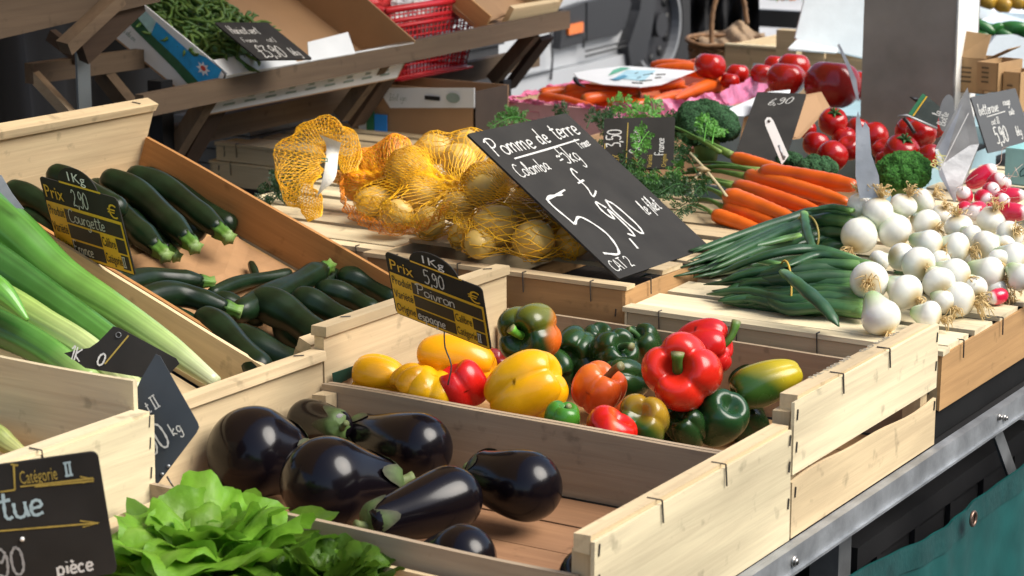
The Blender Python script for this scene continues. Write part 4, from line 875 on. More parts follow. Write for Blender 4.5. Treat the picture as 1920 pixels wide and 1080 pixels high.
for i, (px, py, r, z, ax, lab) in enumerate(((1100, 690, 40, .065, (.4, -.6, .5), 'dark green pepper between the orange-red and the big yellow one'), (1205, 650, 44, .075, (-.3, -.6, .6), 'dark green pepper at the back wall left of the red pair'), (1120, 640, 36, .085, (.1, -.7, .5), 'small dark green pepper at the back wall'), (1400, 700, 40, .05, (.5, -.4, .5), 'dark green pepper in shade under the yellow-green one'), (930, 690, 36, .06, (.2, -.6, .3), 'deep red pepper in shade left of the half orange pepper'), (1290, 800, 44, .05, (-.4, -.5, .5), 'dark green pepper low at the near board under the largest red one'))):
    pepper(lab, px, py, r, z, imgdir(*ax), 1.05, solid(DGR if i != 4 else (.22, .012, .008), (.02, .05, .012) if i != 4 else None), seed=60+i, lobes=3+i % 2, stem=i in (0, 1), sc_=(.03, .09, .02), slen=.5)
# aubergines
AUB = veg('aubergine_skin', .17, .30, coat=.06, var=.15, scale=8, bump=.0); CAL = veg('calyx_skin', .6, .35, var=.3, scale=90, bump=.4)
def aub(label, neck, fat, rpx, z, neckr=.42, calyx=True, zn=None, csz=1.0, dz=0):
    zf = z; zn = z*.85 if zn is None else zn; a = PZ(*neck, zn); c = PZ(*fat, zf); R = rpx*mpp(c)
    if c[1] < -.222+R: c = PY(*fat, -.222+R)
    if a[1] < -.222+R*neckr: a = PY(*neck, -.222+R*neckr)
    t = thing('aubergine', label, 'aubergine', (float((a[0]+c[0])/2), float((a[1]+c[1])/2), .005), 'aubergines in the crate')
    d = nrm(c-a); L_ = np.linalg.norm(c-a); end = c+d*R*1.0; n = 34; s = np.linspace(0, 1, n); tot = L_+R
    pts = np.array([a*(1-k)+end*k for k in s]); pts[:, 2] += -.0*np.sin(s*math.pi)
    side = nrm(np.cross(d, [0, 0, 1])); pts += side[None]*(np.sin(s*math.pi)*R*.12)[:, None]
    x = s*tot; rr = []
    for xi in x:
        f = min(1, xi/(L_)); body = neckr+(1-neckr)*(f*f*(3-2*f)); 
        if xi > L_: body *= math.sqrt(max(0, 1-((xi-L_)/R)**2))
        if xi < R*.25: body *= .75+.25*math.sqrt(xi/(R*.25)+1e-6)
        rr.append(max(body, .012)*R)
    b = MB(); b.tube(pts, rr, 40, color=(.0045, .0032, .0046), mod=lambda u, th: 1+.012*np.sin(2*th)+.008*np.sin(3*th+u*3)); b.build('body', AUB, t)
    if calyx:
        b = MB(); th = np.linspace(0, 2*math.pi, 41)[:-1]; rows = []; cs = []
        A = nrm(np.cross(d, [0, 0, 1])); B = np.cross(d, A); r0 = np.interp(R*.3, x, rr)
        for j, v in enumerate(np.linspace(0, 1, 9)):
            row = []
            for tt in th:
                lobe = abs(math.cos(2.5*tt+rpx)); ext = R*(.25+.75*lobe**1.6)*csz; u_ = v*ext-.08*R; ri = np.interp(max(u_, 0), x, rr)*(1.035+.03*v) + (.0 if u_ > 0 else u_*.6)
                if v < .05: ri = R*.12
                q = a+side*(np.interp(u_/tot, s, np.sin(s*math.pi))*R*.12 if u_ > 0 else 0)+d*u_+(A*math.cos(tt)+B*math.sin(tt))*ri; row.append(q)
            rows.append(row); cs.append([lerpc([v], [(0, (.07, .12, .03)), (.5, (.06, .09, .03)), (1, (.05, .05, .028))])[0]]*40)
        b.grid(np.array(rows), color=np.array(cs), wrap=True); 
        b.tube(catmull([a-d*R*.04, a-d*R*.2+np.array([0, 0, .002]), a-d*R*.42+np.array([0, 0, .005])], 6), [R*.2, R*.14, R*.13, R*.12, R*.13, R*.15], 9, color=(.13, .16, .06)); b.build('calyx', CAL, t)
    return t
aub('large round aubergine at the back left against the end board', (565, 868), (480, 852), 88, .060, zn=.045, neckr=.7, csz=.5)
aub('aubergine at the back corner with its green calyx up', (640, 800), (575, 790), 42, .06, zn=.07, neckr=.7, csz=1.3)
aub('long aubergine in the back row with a pale sheen', (665, 818), (788, 838), 66, .055, neckr=.68)
aub('large aubergine in the middle left with a curved highlight', (742, 905), (618, 908), 88, .060, zn=.05, neckr=.5, csz=.7)
aub('aubergine lying diagonally in front with its calyx at the lower left', (690, 985), (838, 935), 64, .06, zn=.05, neckr=.62, csz=.8)
aub('aubergine at the right with a bright window of sky on it', (895, 888), (992, 910), 68, .055, zn=.055, neckr=.72, csz=.5)
aub('small aubergine peeping over the near side board', (800, 1046), (872, 1044), 64, .05, neckr=.6, calyx=False)
aub('aubergine half hidden behind the front corner of the crate', (1130, 1110), (1098, 1088), 58, .05, neckr=.6, calyx=False)

# courgettes
CG = veg('courgette_skin', .32, .28, coat=.03, var=.3, scale=55, bump=.12)
def courg(label, pts, rpx, h, stem='end', endc=(.07, .17, .025), body=(.006, .017, .006)):
    P = []
    for (px, py) in pts: P.append(PN(px, py, CO+CN*h, CN))
    P = catmull(P, 26); R = rpx*1.03*mpp(P[13]); t = thing('courgette', label, 'courgette', P[13]-CN*R, 'courgettes in the tilted crate')
    s = np.linspace(0, 1, 26); rr = R*(1-.12*np.cos(s*9))*.95; L_ = np.linalg.norm(P[-1]-P[0]); x = s*L_
    rr *= np.sqrt(np.clip(x/(R*1.1), 0.003, 1)*(2-np.clip(x/(R*1.1), 0, 1))); y = L_-x
    if stem == 'end': rr *= np.clip(.52+.48*y/(R*1.6), .5, 1)
    else: rr *= np.sqrt(np.clip(y/(R*1.1), .003, 1)*(2-np.clip(y/(R*1.1), 0, 1)))
    C = np.array([body]*26)*(1+.15*np.sin(s*17))[:, None]
    b = MB(); b.tube(P, rr, 28, color=C, mod=lambda u, th: 1+.022*np.cos(8*th)); b.build('body', CG, t)
    if stem == 'end':
        d = nrm(P[-1]-P[-3]); b = MB(); q = [P[-1]-d*R*.25, P[-1]+d*R*.15, P[-1]+d*R*.7, P[-1]+d*R*1.15]
        b.tube(q, [R*.56, R*.52, R*.40, R*.50], 15, color=np.array([body, endc, (.09, .20, .025), (.17, .26, .07)]), mod=lambda u, th: 1+.24*np.cos(5*th)); b.build('stem', STM, t)
    return t
courg('courgette against the back right corner with its stem towards the floor', [(235, 325), (320, 362), (412, 432)], 27, .05)
courg('second courgette from the back with a pale green stem', [(190, 330), (270, 372), (352, 450)], 27, .055)
courg('courgette lying beside the price card, its stem bright green', [(120, 345), (215, 395), (296, 466)], 27, .05)
courg('courgette under the upper edge of the price card', [(90, 320), (150, 350), (235, 400)], 24, .085, None)
courg('dark courgette in the shade at the far left', [(10, 350), (70, 380), (150, 440)], 24, .05, None)
courg('dark courgette between the leek and the price card', [(30, 400), (110, 440), (215, 500)], 24, .03, None)
courg('courgette with its stem under the lower corner of the card', [(90, 470), (130, 480), (170, 500)], 20, .03)
courg('courgette with a bright upper edge at the left wall', [(190, 548), (280, 522), (378, 528)], 21, .035)
courg('long courgette in front with a pale spot', [(245, 568), (330, 552), (425, 578)], 25, .05)
courg('slim courgette lying on the crate floor', [(392, 552), (460, 528), (548, 515)], 14, .025, None)
courg('courgette pointing up right with a torn yellow-green stem', [(440, 590), (530, 545), (606, 505)], 25, .045)
courg('curved courgette at the front left with a grey highlight', [(372, 588), (425, 630), (500, 705)], 30, .06, None)
courg('thick courgette in the middle of the front heap', [(470, 555), (540, 590), (620, 650)], 34, .05, None)
courg('courgette at the front right of the heap', [(545, 553), (600, 575), (680, 620)], 26, .05, None)
courg('courgette near the right wall of the tilted crate', [(590, 538), (650, 555), (710, 590)], 22, .04, None)
courg('courgette in the right corner behind the pepper card', [(630, 515), (680, 530), (750, 568)], 22, .035, None)
courg('courgette hidden low at the front of the tilted crate', [(430, 620), (500, 660), (600, 700)], 30, .03, None)
courg('courgette hidden low in the shade below the long one', [(260, 590), (350, 610), (430, 660)], 26, .025, None)
courg('courgette between the two back ones, mostly covered', [(215, 338), (300, 382), (380, 442)], 25, .028, None)
courg('courgette under the second one from the back', [(165, 345), (250, 395), (335, 462)], 25, .028, None)
courg('courgette touching the price card on its right side', [(215, 395), (262, 425), (318, 470)], 22, .03)
courg('courgette in the shade behind the leeks', [(20, 370), (90, 420), (170, 480)], 24, .02, None)
courg('thin courgette standing against the right wall', [(470, 492), (478, 512), (486, 535)], 8, .02, None)
courg('courgette at the bottom of the front heap', [(520, 600), (570, 640), (640, 690)], 30, .03, None)
for k_, (p, r_, h_, lab) in enumerate((([(265, 322), (350, 372), (440, 430)], 22, .018, 'courgette lowest against the right wall of the tilted crate'), ([(500, 560), (560, 540), (640, 520)], 22, .022, 'courgette lying low beneath the torn stem one'), ([(660, 530), (700, 545), (760, 585)], 22, .03, 'courgette in the corner nearest the pepper crate'), ([(395, 560), (440, 575), (500, 600)], 22, .03, 'courgette end between the long and the thick one'), ([(560, 590), (620, 610), (690, 650)], 26, .03, 'courgette low at the front right by the pepper crate'), ([(150, 500), (220, 520), (290, 545)], 20, .02, 'courgette low beneath the price card pin'), ([(340, 640), (400, 670), (470, 720)], 26, .03, 'courgette low at the left wall in front'), ([(95, 350), (180, 400), (250, 450)], 24, .03, 'courgette behind the upper half of the price card'))):
    courg(lab, p, r_, h_, None)
b = MB(); random.seed(3)
G = np.zeros((14, 10, 3))
for i in range(14):
    for j in range(10): p = CO+CU*(.1+.3*i/13)+np.array([0, .21+.33*j/9, 0])+CN*(.006+.006*random.random()); G[i, j] = p
b.grid(G, smooth=False); tag(b.build('paper_liner', plain('orange_kraft_paper', (.36, .20, .09), .8, 0, .15, 20, .4)), 'crumpled orange-brown paper lining the floor of the courgette crate', 'paper')

# leeks
LK = veg('leek_skin', .32, .5, coat=.15, var=.10, scale=30, bump=.1)
def leek(label, pts, rad, y0, cols, zoff=0, flat=1.0, n=44):
    P = catmull([PY(px, py, y0+dy) for px, py, dy in pts], n); R = np.interp(np.linspace(0, 1, n), np.linspace(0, 1, len(rad)), rad)*mpp(P[n//2])
    t = thing('leek', label, 'leek', P[n//2]-np.array([0, 0, R[n//2]]), 'leeks in the left crate'); s = np.linspace(0, 1, n)
    for i in range(n-1): pass
    C = lerpc(s, cols); th = 64; cc = np.repeat(C[:, None, :], th, axis=1); ang = np.linspace(0, 2*math.pi, th, endpoint=False)
    strp = 1+.12*np.sin(ang*9+1.2)+np.random.uniform(-.2, .2, th); cc = cc*strp[None, :, None]
    b = MB(); b.tube(P, R, th, flat=flat, mod=lambda u, a: 1+.03*np.sin(a*3+u*2)+.012*np.sin(a*13)); b.c[-1] = cc.reshape(-1, 3); b.build('shaft', LK, t)
    # an outer leaf wrapped half round the shaft, its edge showing
    T_ = nrm(np.gradient(P, axis=0)); A = nrm(np.cross(T_, [0, 0, 1])); B = np.cross(T_, A); G = np.zeros((n, 12, 3)); m = int(n*.72)
    for j, a in enumerate(np.linspace(-1.9, .7, 12)): G[:, j] = P+(A*math.sin(a)+B*-math.cos(a)*-1)*(R*(1.045+.02*math.sin(a*4)))[:, None]
    keep = 12; GG = G[:m].copy()
    for i in range(m):
        k = max(0., (i-m*.55)/(m*.45)); GG[i] = G[i]*(1-k*.0)
        w_ = 1-k**1.5; mid = 5.5; idx = mid+(np.arange(12)-mid)*w_
        GG[i] = np.stack([np.interp(idx, np.arange(12), G[i, :, c]) for c in range(3)], -1)
    b = MB(); C2 = np.repeat((C[:m]*np.array([.85, .95, .8]))[:, None, :], 12, axis=1); b.grid(GG, color=C2); b.build('outer_leaf', LK, t)
    return t
lg = [(0, (.045, .15, .025)), (.35, (.075, .22, .033)), (.6, (.15, .31, .06)), (.8, (.32, .43, .16)), (1, (.52, .56, .34))]
dg = [(0, (.025, .10, .02)), (.4, (.035, .13, .025)), (.75, (.07, .21, .035)), (1, (.26, .38, .12))]
leek('largest leek with a bright green shaft fading to cream towards its root', [(-150, 330, .05), (0, 425, .05), (110, 522, .05), (215, 585, .05), (320, 655, .05), (405, 718, .05)], [58, 56, 46, 33, 25, 13], .03, lg)
leek('dark green leek between the two bright ones', [(-120, 430, .0), (0, 505, .0), (100, 570, .0), (200, 640, .0), (300, 715, 0)], [46, 44, 36, 32, 26], .02, dg)
leek('pale yellow-green leek in front at the left edge', [(-120, 520, 0), (0, 565, 0), (90, 612, 0), (170, 660, 0), (260, 740, 0)], [42, 38, 30, 27, 24], -.04, [(0, (.10, .26, .03)), (.4, (.27, .40, .10)), (1, (.46, .52, .25))])
leek('dark leek lowest behind the raised crate', [(-120, 570, 0), (0, 615, 0), (80, 655, 0), (170, 720, 0)], [36, 34, 30, 26], -.07, dg)
leek('short leek leaf folded over the pale leek', [(-100, 480, 0), (0, 545, 0), (52, 600, 0)], [26, 24, 4], -.085, [(0, (.08, .26, .03)), (1, (.14, .36, .05))], flat=1.0)
leek('leek lying in the raised crate at the left edge', [(-120, 800, 0), (-20, 812, 0), (20, 836, 0), (55, 860, 0)], [26, 24, 18, 8], -.27, [(0, (.10, .2, .03)), (1, (.42, .42, .16))])

# lettuces
LT = veg('lettuce_leaf', .42, .35, coat=.0, var=.22, scale=28, bump=.8, trl=.42, bscale=.35, bdist=.003)
def lettuce(label, c, R, seed, tone=1., n_out=9):
    r = np.random.RandomState(seed); t = thing('lettuce', label, 'lettuce', c-np.array([0, 0, R*.5]), 'lettuces in the front crate')
    nu_, nv_ = 18, 45; u = np.linspace(.03, 1, nu_)[:, None]; v = np.linspace(-1, 1, nv_)[None, :]; ph = v*2.3
    for ring_, (cnt, Ln, tilt, wid, curl) in enumerate(((n_out-2, 1.0, .28, .85, .9), (7, .92, .58, .66, 1.6), (7, .80, .92, .56, 2.0), (7, .64, 1.15, .44, 2.3), (8, .48, 1.3, .30, 2.3), (7, .34, 1.45, .20, 1.8))):
        for k in range(cnt):
            az = 2*math.pi*(k+r.uniform(-.22, .22))/cnt+ring_*.7; ti = tilt+r.uniform(-.14, .14); L_ = R*Ln*r.uniform(.85, 1.12); W_ = R*wid*r.uniform(.85, 1.15); a, b_, c_, e_ = r.uniform(0, 6.28, 4); f1 = r.uniform(2.0, 3.6)
            nt_ = 1+(.10*np.sin(3.1*ph+a)+.06*np.sin(7.3*ph+b_)+.035*np.sin(15*ph+c_))*u**2; s_ = L_*u*(.40+.60*np.cos(ph))*nt_; y = W_*u**.9*np.sin(ph)*nt_; marg = np.clip((u-.35)/.65, 0, 1)**1.6
            edge = R*.085*marg*(np.sin(f1*ph+a)+.55*np.sin(2.1*f1*ph+b_+u*2)+.3*np.sin(3.7*f1*ph+c_))+R*.022*np.sin(u*11+ph*4+e_)*np.sin(ph*5+u*7+a)
            th_ = ti-curl*np.clip(s_/L_-.45, 0, 1)**1.3*(.7+.5*np.sin(c_))*1.3
            ds = np.diff(s_, axis=0, prepend=0*s_[:1]); x = np.cumsum(ds*np.cos(th_), axis=0); z = np.cumsum(ds*np.sin(th_), axis=0)
            cup = (y/W_)**2*W_*(.12 if ring_ < 2 else .38); x = x-np.sin(th_)*(edge-0)-np.sin(ti)*cup*.9+R*.05; z = z+np.cos(th_)*edge+np.cos(ti)*cup
            G = np.stack([x*math.cos(az)-y*math.sin(az), x*math.sin(az)+y*math.cos(az), z+0*y], -1)
            base = lerpc(u*np.ones_like(v), [(0, (.44, .52, .18)), (.3, (.30, .47, .07)), (.7, (.21, .42, .035)), (1, (.17, .38, .03))])
            rib = np.exp(-(y/(R*.02))**2)*(1-.8*u)+.45*np.clip(np.sin(np.abs(ph)*12-u*7), 0, 1)**10*(1-.5*u)
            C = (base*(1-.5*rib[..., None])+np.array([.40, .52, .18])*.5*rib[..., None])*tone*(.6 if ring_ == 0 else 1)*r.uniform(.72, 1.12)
            b = MB(); b.grid(G+c, color=C); b.build('leaf', LT, t)
    return t
lettuce('bright green round lettuce with ruffled leaves at the bottom left', PZ(392, 1078, .042), .104, 6, 1.08, 8)
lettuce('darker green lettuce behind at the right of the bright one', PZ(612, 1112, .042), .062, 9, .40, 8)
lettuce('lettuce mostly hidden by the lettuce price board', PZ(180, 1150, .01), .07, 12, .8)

# potatoes in a net
PT = veg('potato_skin', .48, .4, coat=.12, var=.22, scale=30, bump=.25, sss=.05)
POT = [(693, 315, 33, .19), (770, 328, 44, .195), (862, 300, 34, .215), (914, 352, 43, .20), (857, 388, 30, .175), (930, 425, 40, .175), (988, 393, 42, .18), (1000, 450, 38, .165), (815, 280, 30, .225), (880, 275, 30, .23), (700, 378, 30, .16), (745, 402, 30, .158), (805, 415, 30, .16), (1050, 400, 40, .17), (1060, 330, 42, .20), (960, 310, 36, .22), (1000, 330, 38, .205), (740, 285, 28, .215), (870, 440, 26, .155), (790, 365, 34, .175), (670, 345, 26, .17), (1075, 450, 34, .16), (900, 455, 30, .157)]
net = thing('net_bag', 'orange-yellow net bag full of pale potatoes behind the slate sign', 'bag', PZ(850, 440, .135)); random.seed(9)
sph = []
for i, (px, py, r, z) in enumerate(POT):
    c = PZ(px, py, z); R = r*mpp(c); sph.append((c, R*1.16))
    M_ = ctr(c, (random.uniform(-1, 1), random.uniform(-1, 1), random.uniform(-.4, .4)), i); R *= 1.06; b = MB(); lobed(b, M_, R*.95, R*1.1, 2, .03, .04, .03, .05, lambda P, u, n: mixc((.72, .50, .14), (.54, .36, .09), .4+.5*n), 50+i, 20, 28, .05); b.build('potato', PT, net)
axp = catmull([PZ(625, 330, .165), PZ(700, 340, .175), PZ(800, 345, .185), PZ(900, 365, .185), PZ(1000, 390, .18), PZ(1090, 405, .17), PZ(1110, 410, .17)], 170)
TT = nrm(np.gradient(axp, axis=0)); AA = nrm(np.cross(TT, [0, 0, 1])); BB = np.cross(TT, AA); NT = 120; tha = np.linspace(0, 2*math.pi, NT, endpoint=False)
RR = np.full((170, NT), .012)
for i in range(170):
    D = AA[i][None]*np.cos(tha)[:, None]+BB[i][None]*np.sin(tha)[:, None]
    for c, R in sph:
        oc = axp[i]-c; bq = D@oc; disc = bq*bq-(oc@oc-R*R); ok = disc > 0; ex_ = np.where(ok, -bq+np.sqrt(np.maximum(disc, 0)), 0); RR[i] = np.maximum(RR[i], ex_)
def smooth(A, k):
    for _ in range(k): A = (A+np.roll(A, 1, 1)+np.roll(A, -1, 1)+np.vstack([A[:1], A[:-1]])+np.vstack([A[1:], A[-1:]]))/5
    return A
S = RR.copy()
for _ in range(10): S = np.maximum(RR, smooth(S, 3))
S = np.maximum(smooth(S, 2), RR); ends = np.clip(np.arange(170)/14, 0, 1)[:, None]; S = np.maximum(S*np.sqrt(ends), .006)+.0018
NOISEN = .0015*np.sin(np.arange(170)[:, None]*.35+tha*5)+.001*np.sin(np.arange(170)[:, None]*.9-tha*9)
S = S+NOISEN
def netpt(i, a):
    i = float(np.clip(i, 0, 168.99)); i0 = int(i); f = i-i0; j = (a/(2*math.pi)*NT) % NT; j0 = int(j) % NT; g = j-int(j); j1 = (j0+1) % NT
    r_ = (S[i0, j0]*(1-g)+S[i0, j1]*g)*(1-f)+(S[i0+1, j0]*(1-g)+S[i0+1, j1]*g)*f
    ap = axp[i0]*(1-f)+axp[i0+1]*f; A = AA[i0]; B = BB[i0]; p = ap+(A*math.cos(a)+B*math.sin(a))*r_
    if p[2] < .1335: p[2] = .1335
    return p
NETM = plain('yellow_net_plastic', (.92, .50, .015), .28, 0, .15, 50, coat=.3); ORM = plain('orange_net_plastic', (.85, .27, .01), .3, 0, .15, 50, coat=.3)
def netlayer(i0, i1, ni, na, r, twist, mat, a0=0, a1=2*math.pi, jit=0.):
    b = MB(); 
    for sgn in (1, -1):
        for k in range(na):
            P = []
            for q in range(ni*2+1):
                a = a0+(a1-a0)*k/na+sgn*twist*q+(.28*twist if (q+k) % 2 else -.28*twist)*sgn; ii = i0+(i1-i0)*q/(ni*2)
                if (a1-a0) < 6 and not (a0 <= a <= a1): continue
                p = netpt(ii+random.uniform(-jit, jit), a+random.uniform(-jit, jit)*.03); P.append(p)
            if len(P) > 2: b.tube(P, r, 3, cap=False)
    return b
netlayer(2, 168, 48, 70, .0007, 2*math.pi/70/2, NETM, jit=.35).build('net', NETM, net)
netlayer(0, 36, 26, 90, .0007, 2*math.pi/90/2, ORM, jit=.8).build('net_gathering', ORM, net)
# the gathered folds along the near lower side of the bag
def foldsheet(pts, w0, w1, seed, d0=.004, nn=90, m=10):
    P = catmull(pts, nn); r = np.random.RandomState(seed); G = np.zeros((nn, m, 3))
    for i in range(nn):
        for j in range(m):
            v = j/(m-1); w_ = w0+(w1-w0)*i/nn
            G[i, j] = P[i]+np.array([0, 0, -1])*w_*v-Fv*(d0+.006*math.sin(v*5+i*.12)+.003*math.sin(i*.5+seed)*v)+Rv*.003*math.sin(i*.7+v*4)
    return G
def lacegrid(b, G, step=1, r=.00045):
    n, m = G.shape[:2]
    for j in range(m):
        P = [G[i, min(m-1, j+(1 if i % 2 and j < m-1 else 0))]*.5+G[i, j]*.5 for i in range(n)]; b.tube(P, r, 3, cap=False)
    for i in range(0, n, step): b.tube(G[i], r, 3, cap=False)
FD = PZ(800, 400, .17); 
for k, (pl, w0, w1, dd) in enumerate((([(640, 330, 3.15), (648, 375, 3.1), (690, 405, 3.06), (740, 420, 3.03), (800, 408, 3.0), (842, 375, 2.98)], .020, .014, 0), ([(672, 368, 3.08), (720, 372, 3.04), (780, 402, 3.0), (842, 378, 2.97), (870, 405, 2.96), (935, 425, 2.95)], .012, .03, 0))):
    b = MB(); lacegrid(b, foldsheet([PD(*p) for p in pl], w0, w1, k, 0.002, 110, 9), 2, .0005); b.build('net_fold', ORM if k != 1 else NETM, net)
# the empty tail of the net with its paper tag
tl = [(660, 322, 3.25), (650, 280, 3.27), (620, 250, 3.28), (585, 262, 3.28), (562, 300, 3.27), (560, 345, 3.25), (580, 380, 3.22), (592, 410, 3.2)]
P = catmull([PD(*p) for p in tl], 60); b = MB(); G = np.zeros((60, 20, 3)); k = 3.25/FPX
for i in range(60):
    wv = (14+26*math.sin(min(1, i/36)*math.pi/2))*(1 if i < 42 else (60-i)/18*.75+.25)*k; tg = nrm(P[min(i+1, 59)]-P[max(i-1, 0)]); sd_ = nrm(np.cross(tg, Fv))
    for j in range(20):
        a = 2*math.pi*j/20; G[i, j] = P[i]+sd_*math.cos(a)*wv*(1+.15*math.sin(i*.5+j)+.14*math.sin(i*.23)+.1*math.sin(i*.9+j*.4))+Fv*math.sin(a)*wv*.22*(1+.2*math.sin(i*.8+2*j))
for j in range(20):
    for o_ in (0, 1): b.tube([G[i, (j+(i % 2 if o_ else -(i % 2))) % 20]*.6+G[i, j]*.4 for i in range(60)], .0006, 3, cap=False)
for i in range(0, 60, 1): b.tube(np.vstack([G[i], G[i][:1]])*1.0, .0004, 3, cap=False)
b.build('net_tail', NETM, net)
b = MB(); tgp = [[(598, 252), (612, 275), (606, 330), (592, 372)], [(640, 268), (634, 292), (628, 335), (600, 362)]]
G = np.array([[PD(x, y, 3.2+.01*math.sin(q*2)) for q, (x, y) in enumerate(row)] for row in (tgp[0], [((a[0]+c[0])/2, (a[1]+c[1])/2) for a, c in zip(*tgp)], tgp[1])]); G[1] -= Fv*.004
b.grid(np.array([catmull(g_, 14) for g_ in G])); b.grid(np.array([catmull(g_, 14) for g_ in G])[::-1]+Fv*.0006); tgo = b.build('paper_tag', plain('cream_paper', (.80, .78, .68), .6, 0, .05, 60, .3), net)
b = MB(); Mf = frame(PD(606, 312, 3.192), -Uv*1.0, -Rv*-1, -Fv); write(b, 'NEW'.replace('N', 'H').replace('W', 'H') if 0 else 'FIE', 0, 0, .008, .0012, 0, .9)
child('lettering', b.data('lettering', plain('green_ink', (.02, .2, .1), .6)), tgo, mat=WM[net.name].inverted() @ frame(PD(603, 296, 3.186), -Uv, Rv, -Fv))

# spring onions
BULB = veg('onion_skin', .20, .5, coat=.35, var=.06, scale=18, bump=.05, sss=.12); LFM = veg('onion_leaf', .38, .45, coat=.1, var=.25, scale=40, bump=.15); ROOT = veg('root_hair', .7, .3, var=.2)
def bulb(parent, px, py, rpx, z, ax, seed, ry=1., roots=1):
    c = PZ(px, py, z); R = rpx*mpp(c); d = np.array(ax); M_ = ctr(c, -d, seed); r = np.random.RandomState(seed)   # local +z is the root end reversed
    b = MB(); nu_, nv_ = 22, 30; u = np.linspace(0, math.pi, nu_)[:, None]; th = np.linspace(0, 2*math.pi, nv_, endpoint=False)[None]
    rho = np.sin(u)**.95*(1+.0*th); zz = np.cos(u)*.88*ry*(1+0*th); neck = (np.cos(u) > .55)*(np.cos(u)-.55)/.45; zz = zz+neck**2*.55; rho = rho*(1-.15*neck)+neck**2*.10
    Pq = np.stack([rho*np.cos(th), rho*np.sin(th), zz], -1)*R; Pq *= (1+.025*noise3(Pq/R, 2, seed))[..., None]
    st = .5+.5*np.sin(th*17+seed)*np.sin(u)*np.ones_like(u); base = lerpc(((1-np.cos(u))/2*np.ones_like(th)), [(0, (.30, .45, .16)), (.12, (.62, .68, .48)), (.3, (.80, .80, .72)), (.85, (.80, .79, .70)), (.96, (.66, .56, .34)), (1, (.50, .38, .18))]); C = base*(1-.05*st[..., None])
    Mx = np.array(M_); Pw = (Pq.reshape(-1, 3)@Mx[:3, :3].T+Mx[:3, 3]).reshape(Pq.shape); b.grid(Pw, color=C, wrap=True); o = b.build('bulb', BULB, parent)
    if roots:
        b = MB(); e = c+d*R*.86*ry; A = nrm(np.cross(d, Fv+np.array([.1, .2, .3]))); B = np.cross(d, A)
        for k in range(int(26*roots)):
            a = r.uniform(0, 6.28); sp = r.uniform(.2, 1.3); dd = nrm(d+(A*math.cos(a)+B*math.sin(a))*sp); L_ = R*r.uniform(.35, 1.0)*min(1.3, roots)
            P = [e-d*R*.04, e+dd*L_*.4+np.array([0, 0, r.uniform(-.2, .3)*L_]), e+dd*L_*.8+A*r.uniform(-.4, .4)*L_, e+dd*L_+B*r.uniform(-.6, .6)*L_+np.array([0, 0, -.3*L_])]
            b.tube(catmull(P, 9), [.0007]*8+[.0004], 3, color=(.66, .48, .22), cap=False)
        b.tube([e-d*R*.1, e+d*R*.05], [R*.16, R*.1], 8, color=(.5, .36, .16)); b.build('roots', ROOT, o)
    return c, R
def oleaf(parent, pts, rpx, tone=1., flat=1.):
    P = catmull(pts, 22); R = rpx*mpp(P[10]); s = np.linspace(0, 1, 22); rr = 1.2*R*np.interp(s, [0, .08, .5, .85, 1], [.7, .9, 1, .72, .12])
    C = lerpc(s, [(0, (.16, .30, .08)), (.15, (.028, .09, .026)), (.5, (.012, .045, .018)), (1, (.02, .07, .02))])*tone
    b = MB(); b.tube(P, rr, 9, color=C, flat=flat, mod=lambda u, th: 1+.10*np.sin(th*2+u*5)+.05*np.sin(u*30)); b.build('leaf', LFM, parent)
def bunch(label, bulbs, leafstart, leafend, nl, band, bandc, seed, zr=(.115, .16)):
    random.seed(seed); np.random.seed(seed); c0 = PZ(*bulbs[0][:2], .11); t = thing('spring_onion_bunch', label, 'spring onions', PZ((leafstart[0][0]+leafend[0][0])/2, leafstart[0][1], .11), 'tied bunches of spring onions')
    for i, q in enumerate(bulbs):
        px, py, r, z = q[:4]; ax = imgdir(*(q[4] if len(q) > 4 else (.7+random.uniform(-.3, .2), random.uniform(-.2, .4), random.uniform(.1, .8)))); bulb(t, px, py, r, z, ax, seed*10+i, random.uniform(.84, 1.08), q[5] if len(q) > 5 else 1)
    (sx0, sy0), (sx1, sy1) = leafstart; (ex0, ey0), (ex1, ey1) = leafend; (bx0, by0), (bx1, by1) = band
    for k in range(nl):
        f = (k+random.uniform(.1, .9))/nl; zz = zr[0]+(zr[1]-zr[0])*(1-f)*random.uniform(.6, 1) 
        S_ = PZ(sx0+(sx1-sx0)*f, sy0+(sy1-sy0)*f, zz+.01); Bq = PZ(bx0+(bx1-bx0)*f, by0+(by1-by0)*f, zz+random.uniform(-.004, .006)); g = min(1, max(0, f+random.uniform(-.25, .25)))
        E_ = PZ(ex0+(ex1-ex0)*g+random.uniform(-45, 30), ey0+(ey1-ey0)*g, max(.113, zr[0]+(zz-zr[0])*.5)); mid = (Bq+E_)/2+np.array([0, 0, random.uniform(-.003, .008)])
        oleaf(t, [S_, (S_+Bq)/2+np.array([0, 0, .004]), Bq, mid, E_], random.uniform(9, 13.5), random.uniform(.7, 1.35), random.uniform(.75, 1))
    ctrp = (PZ(bx0, by0, zr[1])+PZ(bx1, by1, zr[0]))/2; hh = np.linalg.norm(PZ(bx0, by0, zr[1])-PZ(bx1, by1, zr[0]))/2*1.04
    dirB = nrm(PZ(bx0, by0, zr[1])-PZ(bx1, by1, zr[0])); b = MB(); P = [ctrp+dirB*hh*math.cos(a)-np.cross(dirB, nrm(PZ(sx0, sy0, .13)-PZ(ex0, ey0, .13)))*hh*.75*math.sin(a) for a in np.linspace(0, 2*math.pi, 33)]
    b.tube(P, .0014, 6, color=bandc); b.build('rubber_band', STM, t)
    return t
